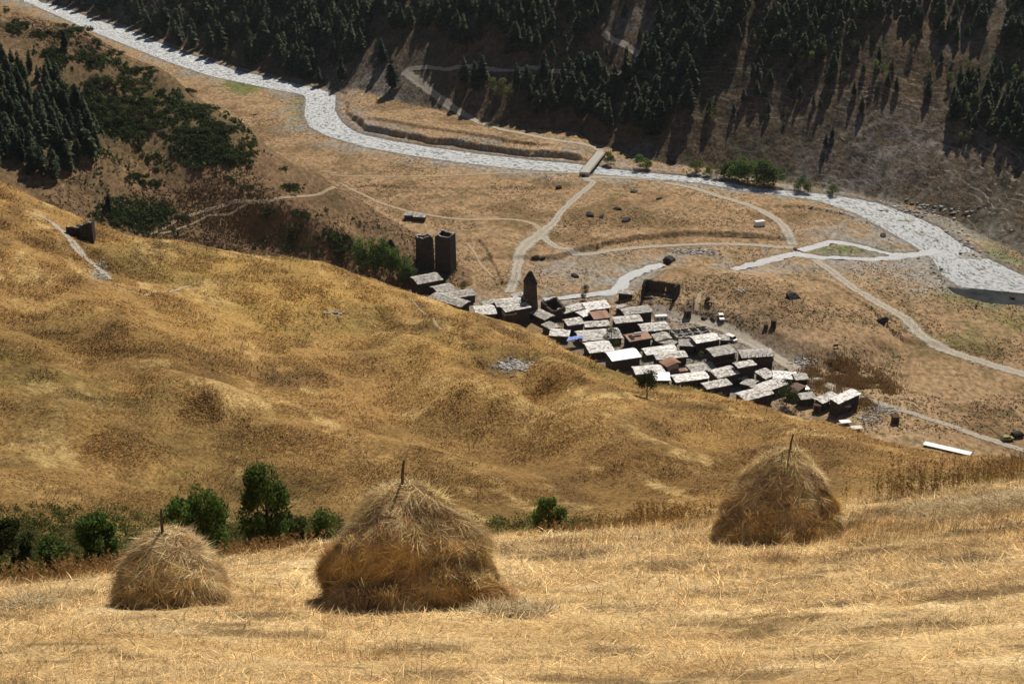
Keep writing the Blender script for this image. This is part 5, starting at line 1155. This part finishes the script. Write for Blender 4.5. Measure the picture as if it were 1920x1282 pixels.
for cx, cy, rx, ry, n, sz in CL:
    for _ in range(n):
        px, py = cx+random.gauss(0, .5)*rx, cy+random.gauss(0, .5)*ry; w = ground_at(px, py)
        if w[1] < 480 or w[1] > 900: continue
        o = link('juniper_shrub', random.choice(SHR), None, None, w); s_ = sz*1.12*random.uniform(.6, 1.2); o.scale = (s_*1.15, s_*1.1, s_*random.uniform(.8, 1.2)); o.rotation_euler = (0, 0, random.uniform(0, 6.28))
        tag(o, 'low dark green shrub on the brown hillside behind the golden slope', 'shrub', 'shrubs scattered over the left hillside')

# ------------------------------------------------------------------ ground cover
mA = (D < 50)*1.0
n = 190000; pw = .25+sst(fbm(X*.7, Y*1.3, 1.6, 3, 403), -.4, .5)*1.2; x, y, z, d = sample(n, mA*pw*(.3+D/40))     # lying and leaning straw
far_ = d/26
o = blades('mown_straw', x, y, z+RNG.random(n)**3*.05, RNG.uniform(.08, .42, n)*np.clip(far_, .7, 1.3), np.where(RNG.random(n) < .25, RNG.uniform(.012, .022, n), RNG.uniform(.005, .011, n))*far_, RNG.normal(1.42, .2, n), RNG.uniform(0, 6.28, n), M['tstraw'], sink=.0, curve=.25)
tint(o.data, x, y, 5, .32); tag(o, 'pale cut straw lying all over the mown foreground meadow', 'straw', kind='stuff')
n = 38000; w_ = sst(fbm(X, Y, 2.5, 3, 401), -.2, .6)*mA; x, y, z, d = sample(n, w_*(.3+D/40))
o = blades('stubble_grass', x, y, z, RNG.uniform(.03, .10, n)*np.clip(d/26, .7, 1.5), RNG.uniform(.006, .012, n)*d/26, RNG.normal(.1, .45, n), RNG.uniform(0, 6.28, n), M['tstraw'], sink=.01)
tint(o.data, x, y, 5, .2); tag(o, 'short dry stubble standing on the foreground meadow', 'grass', kind='stuff')
n = 420; k_ = 30; x, y, z, d = sample(n, mA*(.3+D/40)*sst(fbm(X, Y, 3, 2, 407), .0, .5)); x = np.repeat(x, k_)+RNG.normal(0, .11, n*k_); y = np.repeat(y, k_)+RNG.normal(0, .11, n*k_); n *= k_; d = np.hypot(x, y)
o = blades('grass_tussocks', x, y, G.h(x, y), RNG.uniform(.10, .32, n), RNG.uniform(.007, .014, n)*d/28, RNG.normal(.6, .4, n), RNG.uniform(0, 6.28, n), M['tstraw'], sink=.02, curve=.8)
tint(o.data, x, y, 5, .3); tag(o, 'small ragged dry tussocks dotted over the mown meadow', 'grass', kind='stuff')
n = 15000; x, y, z, d = sample(n, sst(D, 33, 38)*(1-sst(D, 46, 52))*(.1+sst(fbm(X, Y, 3, 3, 409), -.2, .5)))
o = blades('tall_dry_grass', x, y, z, RNG.uniform(.15, .55, n), RNG.uniform(.007, .014, n), RNG.normal(.35, .4, n), RNG.uniform(-.8, 1.4, n), M['tstraw'], sink=.02, curve=.8)
tint(o.data, x, y, 5, .25); tag(o, 'taller uncut dry grass along the far lip of the meadow', 'grass', kind='stuff')
# golden hill grass: wind-combed tussocks
mBv = (regB & (D > 118))*1.0
n = 280000; x, y, z, d = sample(n, mBv*(.08+1.2*sst(fbm(X, Y*.6, 6, 3, 411), -.3, .4)))
azw = -.3+fbm(x, y, 14, 2, 413)*3.2
o = blades('golden_grass', x, y, z, RNG.uniform(.3, .95, n)*np.clip(d/230, .75, 1.5), RNG.uniform(.06, .20, n)*d/230, RNG.normal(1.05, .28, n), azw+RNG.normal(0, .45, n), M['tgold'], sink=.04, curve=.6)
tint(o.data, x, y, 5, .28); tag(o, 'long golden dry grass combed by wind over the middle hill', 'grass', kind='stuff')
# valley tufts
mP = ((D > 430) & ~regB & ~regC & ~regE & (riv > 3) & (st_d > 1.5))*1.0
def clumps(name, n, w, size, m, lab, hgt_=.6):
    x, y, z, d = sample(n, w); k = 6; X_ = np.repeat(x, k)+RNG.normal(0, 1, n*k)*np.repeat(RNG.uniform(.3, 1, n)*size, k)*.5; Y_ = np.repeat(y, k)+RNG.normal(0, 1, n*k)*size*.35
    Z_ = G.h(X_, Y_); P = np.stack([X_, Y_, Z_+np.abs(RNG.normal(0, .18, n*k))*hgt_*size], 1); V, Q = leaf_cards(P, size*.38, 1.0, 5)
    me = mesh_np(name, V, quads=Q); tag(link(name, me, m), lab, 'scrub', kind='stuff')
clumps('valley_scrub', 13000, mP*sst(fbm(X, Y, 26, 3, 421), -.25, .5), .7, M['tuft'], 'small brown scrub tufts dotting the valley floor')
clumps('hill_scrub', 7000, regC*sst(fbm(X, Y, 30, 3, 431), -.2, .5), .9, M['tuft'], 'brown heath tufts over the left hillside')
clumps('slope_scrub', 9000, regE*sst(fbm(ua, s, 22, 3, 441), -.9, .6)*(1-.75*right), .8, M['tuft'], 'brown and dark scrub on the far mountainside')
n = 16000; x, y, z, d = sample(n, np.clip(blob(1560, 705, 50, 20)+blob(1625, 735, 40, 22), 0, 1)*mP*sst(fbm(X, Y, 5, 2, 423), -.4, .3))
o = blades('field_weeds', x, y, z, RNG.uniform(.5, 1.7, n), RNG.uniform(.12, .3, n), RNG.normal(.1, .3, n), RNG.uniform(0, 6.28, n), M['weed'], sink=.05); tag(o, 'tall reddish dry weeds beside the village road', 'weeds', kind='stuff')
clumps('hillside_brush', 2600, regC*np.clip(blob(250, 215, 95, 60)+blob(390, 250, 45, 38)+blob(120, 130, 90, 25)*.6+blob(420, 290, 30, 22)+blob(240, 410, 55, 22)*.8+blob(600, 455, 70, 28)*.35, 0, 1)*sst(fbm(X, Y, 12, 3, 433), -.15, .25), 2.3, M['leafdark'], 'continuous low green brush clothing part of the left hillside', 1.4)
# gully undergrowth
gm = (D > 100) & (D < 150) & regB; n = 16000
gw = (np.clip(blob(150, 1040, 420, 70)+blob(560, 985, 110, 40)+blob(1000, 990, 220, 18), 0, 1)*gm)
x, y, z, d = sample(900, gw+1e-9*gm); k_ = 70; hh_ = np.repeat(RNG.uniform(.4, 1.8, 900), k_); x = np.repeat(x, k_); y = np.repeat(y, k_)
q = RNG.normal(size=(len(x), 3)); q /= np.linalg.norm(q, axis=1)[:, None]; q *= (RNG.random(len(x))**.4)[:, None]*hh_[:, None]*.75; x = x+q[:, 0]; y = y+q[:, 1]
P = np.stack([x, y, G.h(x, y)+np.abs(q[:, 2])*1.2], 1); V, Q = leaf_cards(P, .12, .8, 9)
tag(link('gully_undergrowth', mesh_np('gully_undergrowth', V, quads=Q), M['brush']), 'tangled green and brown undergrowth filling the gully', 'undergrowth', kind='stuff')
# rubble scatter
def rubble(name, px, py, rx, ry, n, size, lab, m='rubble'):
    b = MB()
    for _ in range(n):
        x, y, z = ground_at(px+random.gauss(0, .5)*rx, py+random.gauss(0, .5)*ry); s_ = size*random.uniform(.5, 1.4); b.box(x-s_, x+s_, y-s_*.8, y+s_*.8, z-.1, z+s_*random.uniform(.3, 1), s_*.3)
    tag(link(name, b.mesh(name), M[m]), lab, 'rubble', kind='stuff')
rubble('stone_rubble', 958, 685, 34, 11, 220, .26, 'pale loose stones in the dark hollow of the golden hill')
rubble('stone_rubble', 190, 505, 14, 18, 60, .2, 'stones spilling beside the hillside path')
rubble('stone_rubble', 625, 587, 20, 2, 16, .3, 'few pale stones on the brown hump of the golden hill')
rubble('stone_rubble', 1505, 680, 22, 10, 90, .45, 'grey rubble heap along the road edge by the weeds')
rubble('stone_rubble', 1655, 768, 26, 8, 130, .35, 'reddish stone pile right of the last houses')
rubble('stone_rubble', 1630, 785, 30, 14, 120, .3, 'mixed stones and planks in the lower garden')
rubble('stone_rubble', 1300, 472, 45, 6, 160, .4, 'grey gravel heap in the valley left of the ford')
rubble('stone_rubble', 1700, 395, 120, 14, 130, .6, 'rocks along the far bank of the white river', 'rubble')
rubble('stone_rubble', 1780, 470, 60, 40, 160, .5, 'boulders strewn on the gravel bars of the river bend')
rubble('stone_rubble', 1300, 600, 90, 20, 60, .3, 'scattered stones around the village road')
rubble('stone_rubble', 1390, 545, 18, 6, 26, .35, 'cluster of small upright grave stones on the knoll')

# ------------------------------------------------------------------ haystacks
def haystack(px, py, Rx, Ry, Ht, ns, lab, topx=0, polex=0, poleh=.8, seed=1, lump=.10, cap=None, powr=1.9, lean=0, ex=.62):
    cx, cy, cz = ground_at(px, py); kk = 1+Ry*.75/math.hypot(cx, cy); cx *= kk; cy *= kk; rs = np.random.default_rng(seed); 
    z0 = float(G.h(cx, cy)); root = empty('haystack', (cx, cy, z0)); tag(root, lab, 'haystack', 'haystacks on the mown meadow')
    nph, nh = 64, 30
    def surf(ph, f):   # f 0 bottom .. 1 top
        r = (1-np.clip(f, 0, 1)**powr)**ex
        bul = 1+lump*(2*vnoise(np.cos(ph)*1.3+5+seed, np.sin(ph)*1.3+f*3+9, seed)-1)+lump*.9*(2*vnoise(np.cos(ph)*3+15, np.sin(ph)*3+f*6+3, seed+3)-1)+lump*.35*(2*vnoise(np.cos(ph)*8+15, np.sin(ph)*8+f*16+3, seed+5)-1)
        if cap is not None:
            a0, fc, amp = cap; wph = .5+.5*np.cos(ph-a0); fe = fc-.16*np.cos(ph-a0-1.2)
            bul = bul+amp*wph*sst(f, fe-.03, fe+.03)*(1-sst(f, fe+.12, .97))
        x = Rx*r*bul*np.cos(ph)+topx*f**1.3; y = Ry*r*bul*np.sin(ph); gz = G.h(cx+x, cy+y)-z0
        w = (1-f)**1.4; z = gz*w-.08*(f == 0)+Ht*f; return np.stack([x, y, z], -1)
    F_, PH = np.meshgrid(np.linspace(0, 1, nh), np.linspace(0, 2*math.pi, nph, endpoint=False), indexing='ij'); V = surf(PH.ravel(), F_.ravel())
    i_, j_ = np.meshgrid(np.arange(nph), np.arange(nh-1)); q = (j_*nph+i_).ravel(); q2 = (j_*nph+(i_+1) % nph).ravel()
    Q = np.stack([q, q2, q2+nph, q+nph], 1)
    # straws
    f = rs.random(ns)**.85*.98; ph = rs.uniform(0, 2*math.pi, ns); keep = (np.sin(ph) < .35) | (rs.random(ns) < .35); f, ph = f[keep], ph[keep]; n = len(f)
    P = surf(ph, f); e = .03; Pd = surf(ph, np.clip(f-e, 0, 1)); Pp = surf(ph+.04, f)
    dn = Pd-P; dn /= np.linalg.norm(dn, axis=1)[:, None]+1e-9; tg = Pp-P; tg /= np.linalg.norm(tg, axis=1)[:, None]+1e-9
    nr = np.cross(tg, dn); nr /= np.linalg.norm(nr, axis=1)[:, None]+1e-9; out_ = np.stack([np.cos(ph), np.sin(ph), np.full(n, .3)], 1); sg = np.sign((nr*out_).sum(1))[:, None]; nr = nr*sg
    ja = rs.normal(0, .6, n)+1.8*(2*vnoise(np.cos(ph)*5+30, np.sin(ph)*5+f*9, seed+9)-1)+.8*(2*vnoise(np.cos(ph)*13+30, np.sin(ph)*13+f*22, seed+19)-1)
    dr = dn*np.cos(ja)[:, None]+tg*np.sin(ja)[:, None]+nr*(np.abs(rs.normal(.05, .26, n))+.6*(rs.random(n) < .05))[:, None]
    dr /= np.linalg.norm(dr, axis=1)[:, None]; L = (.14+.75*rs.random(n)**2.2)[:, None]; wd = np.cross(dr, nr); big = rs.random(n) < .22; W = np.where(big, rs.uniform(.004, .009, n), rs.uniform(.0018, .0045, n))[:, None]*(1.25 if py > 1100 else 1.6)
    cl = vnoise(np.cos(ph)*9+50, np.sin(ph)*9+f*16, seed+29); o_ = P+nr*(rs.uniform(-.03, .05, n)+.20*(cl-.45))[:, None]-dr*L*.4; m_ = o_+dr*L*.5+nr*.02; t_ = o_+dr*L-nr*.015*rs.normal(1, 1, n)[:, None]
    SV = np.stack([o_-wd*W, o_+wd*W, m_+wd*W*.9, m_-wd*W*.9, t_], 1).reshape(-1, 3)
    b0 = np.arange(n)*5+len(V); SQ = np.stack([b0, b0+1, b0+2, b0+3], 1); ST = np.stack([b0+3, b0+2, b0+4], 1)
    me = mesh_np('hay', np.concatenate([V, SV]), tris=ST, quads=np.concatenate([Q, SQ])); me.materials.append(M['haycore']); me.materials.append(M['hayt'])
    c2 = vnoise(np.cos(ph)*17+50, np.sin(ph)*17+f*34, seed+39); c3 = vnoise(np.cos(ph)*4+5, np.sin(ph)*4+f*7, seed+49); tn = np.clip(.10+1.9*c2*cl**.6*1.3+.22*c3, .12, 1.6)*np.where(big, 1.25, .85); hc = np.array([.62, .44, .225])*tn[:, None]; hc[:, 2] *= (.85+.3*c3); hc = np.clip(hc, .02, .92)  # sunken straws tinted darker, shade of the gaps painted into the hay colour
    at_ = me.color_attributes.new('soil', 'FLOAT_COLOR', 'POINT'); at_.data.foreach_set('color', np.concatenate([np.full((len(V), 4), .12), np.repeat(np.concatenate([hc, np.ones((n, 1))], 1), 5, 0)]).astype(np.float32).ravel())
    mi = np.zeros(len(me.polygons), np.int32); mi[:len(ST)] = 1; mi[len(ST)+len(Q):] = 1; me.polygons.foreach_set('material_index', mi)
    link('hay', me, None, root)
    b = MB(); b.tube((polex, 0, Ht*.5), (polex+lean*.5, 0, Ht+poleh*.5), .035, .03, 8); b.tube((polex+lean*.5, 0, Ht+poleh*.5-.01), (polex+lean+.02, 0, Ht+poleh), .03, .022, 8)
    link('pole', b.mesh('pole'), M['wood'], root)
haystack(325, 1137, .99, .95, 1.5, 140000, 'smallest rounded haystack with a thin pole, left of the three', polex=-.06, poleh=.62, seed=3, lump=.08, powr=1.9, ex=.6)
haystack(770, 1146, 1.80, 1.5, 2.75, 340000, 'largest bulky haystack with a pole on top, in the middle of the three', topx=-.08, polex=-.10, poleh=.62, seed=7, lump=.15, cap=(-.5, .58, .15), powr=1.5, ex=.70, lean=.04)
haystack(1455, 1020, 1.68, 1.5, 2.66, 240000, 'conical dark haystack with a short pole at the meadow edge, right of the three', topx=.1, polex=.16, poleh=.55, seed=12, lump=.11, powr=1.55, lean=.05, ex=.74)
def straw_mound(name, px, py, Rx, Ry, Ht, n, lab):
    cx, cy, cz = ground_at(px, py); r = np.sqrt(RNG.random(n)); a = RNG.uniform(0, 6.28, n); x = cx+Rx*r*np.cos(a); y = cy+Ry*r*np.sin(a); z = G.h(x, y)+Ht*(1-r**2)*RNG.random(n)**.5
    o = blades(name, x, y, z, RNG.uniform(.2, .5, n), RNG.uniform(.008, .016, n), RNG.normal(1.4, .3, n), RNG.uniform(0, 6.28, n), M['hay'], sink=0); tag(o, lab, 'hay')
straw_mound('hay_heap', 1880, 955, 1.7, 1.4, .5, 9000, 'low raked heap of hay at the right edge of the meadow')
straw_mound('hay_heap', 1760, 955, 1.2, 1.0, .25, 3500, 'thin scattered hay heap left of the heap at the right edge')
straw_mound('hay_heap', 960, 1150, .8, .7, .2, 2500, 'small flat tuft of grey hay in front of the largest haystack')
straw_mound('hay_heap', 55, 1140, .6, .6, .3, 1800, 'small dark hay tuft near the lower left edge')
# tall weeds on the lip
def weeds(name, px, d, n, hh, spread, lab, m='weed', seedy=True):
    th, _ = th_t(px, 930); b = []; cx, cy = d*math.sin(th), d*math.cos(th); x = cx+RNG.normal(0, spread, n); y = cy+RNG.normal(0, .6, n); z = G.h(x, y)
    V, Q = [], []; MBx = MB()
    for i in range(n):
        h = hh*random.uniform(.5, 1.1); lx = random.gauss(0, .1)*h; p = (x[i]-cx, y[i]-cy, z[i]-.05); t_ = (p[0]+lx, p[1]+random.gauss(0, .05), p[2]+h); MBx.tube(p, t_, .006, .003, 3)
        for k in range(16 if seedy else 4):
            f = random.uniform(.35, 1); q = [p[j]+(t_[j]-p[j])*f for j in range(3)]; a = random.uniform(0, 6.28); L = random.uniform(.03, .10); MBx.add([q, (q[0]+math.cos(a)*L, q[1]+math.sin(a)*L, q[2]+L*.8), (q[0]+math.cos(a+.6)*L*.6, q[1]+math.sin(a+.6)*L*.6, q[2]-L*.1)], [(0, 1, 2)])
    o = link(name, MBx.mesh(name), M[m], None, (cx, cy, 0)); tag(o, lab, 'weeds', 'dry weeds along the meadow lip')
weeds('weed_clump', 1690, 44, 70, 1.35, .9, 'tall brown weed stalks standing on the lip right of the conical haystack')
weeds('weed_clump', 1870, 46, 95, 1.2, 1.1, 'dense brown weed stalks on the lip near the right edge')
weeds('weed_clump', 1250, 43, 150, .9, .8, 'tangled brown weeds on the lip left of the conical haystack', seedy=True)
weeds('weed_clump', 1100, 42, 90, .6, 1.0, 'low reddish weeds on the lip right of the central sapling')
weeds('weed_clump', 60, 37, 160, .8, 1.2, 'reddish dry weeds on the lip at the far left')
weeds('weed_clump', 190, 38, 140, .7, .8, 'brown weeds on the lip just left of the smallest haystack')
weeds('weed_clump', 470, 39, 120, .6, .8, 'brown weeds on the lip below the tallest gully tree')
weeds('weed_clump', 1790, 45, 60, .7, 1.0, 'shorter brown weeds between the two tall stands at right')
print('objects', len(bpy.data.objects))

hz = MB().box(-3200, 3200, -60, 3000, -262, 330).mesh('haze'); hm = bpy.data.materials.new('haze'); hm.use_nodes = True; ht = hm.node_tree; ht.nodes.remove(ht.nodes['Principled BSDF'])
pv = N(ht, 'ShaderNodeVolumePrincipled'); pv.inputs['Color'].default_value = (.86, .92, 1.0, 1); pv.inputs['Density'].default_value = .00002; pv.inputs['Anisotropy'].default_value = .25
ht.links.new(pv.outputs[0], ht.nodes['Material Output'].inputs['Volume'])
hb = link('haze', hz, hm); tag(hb, 'thin pale haze filling the valley air', 'haze', kind='stuff'); hb.location = (0, 0, 0)
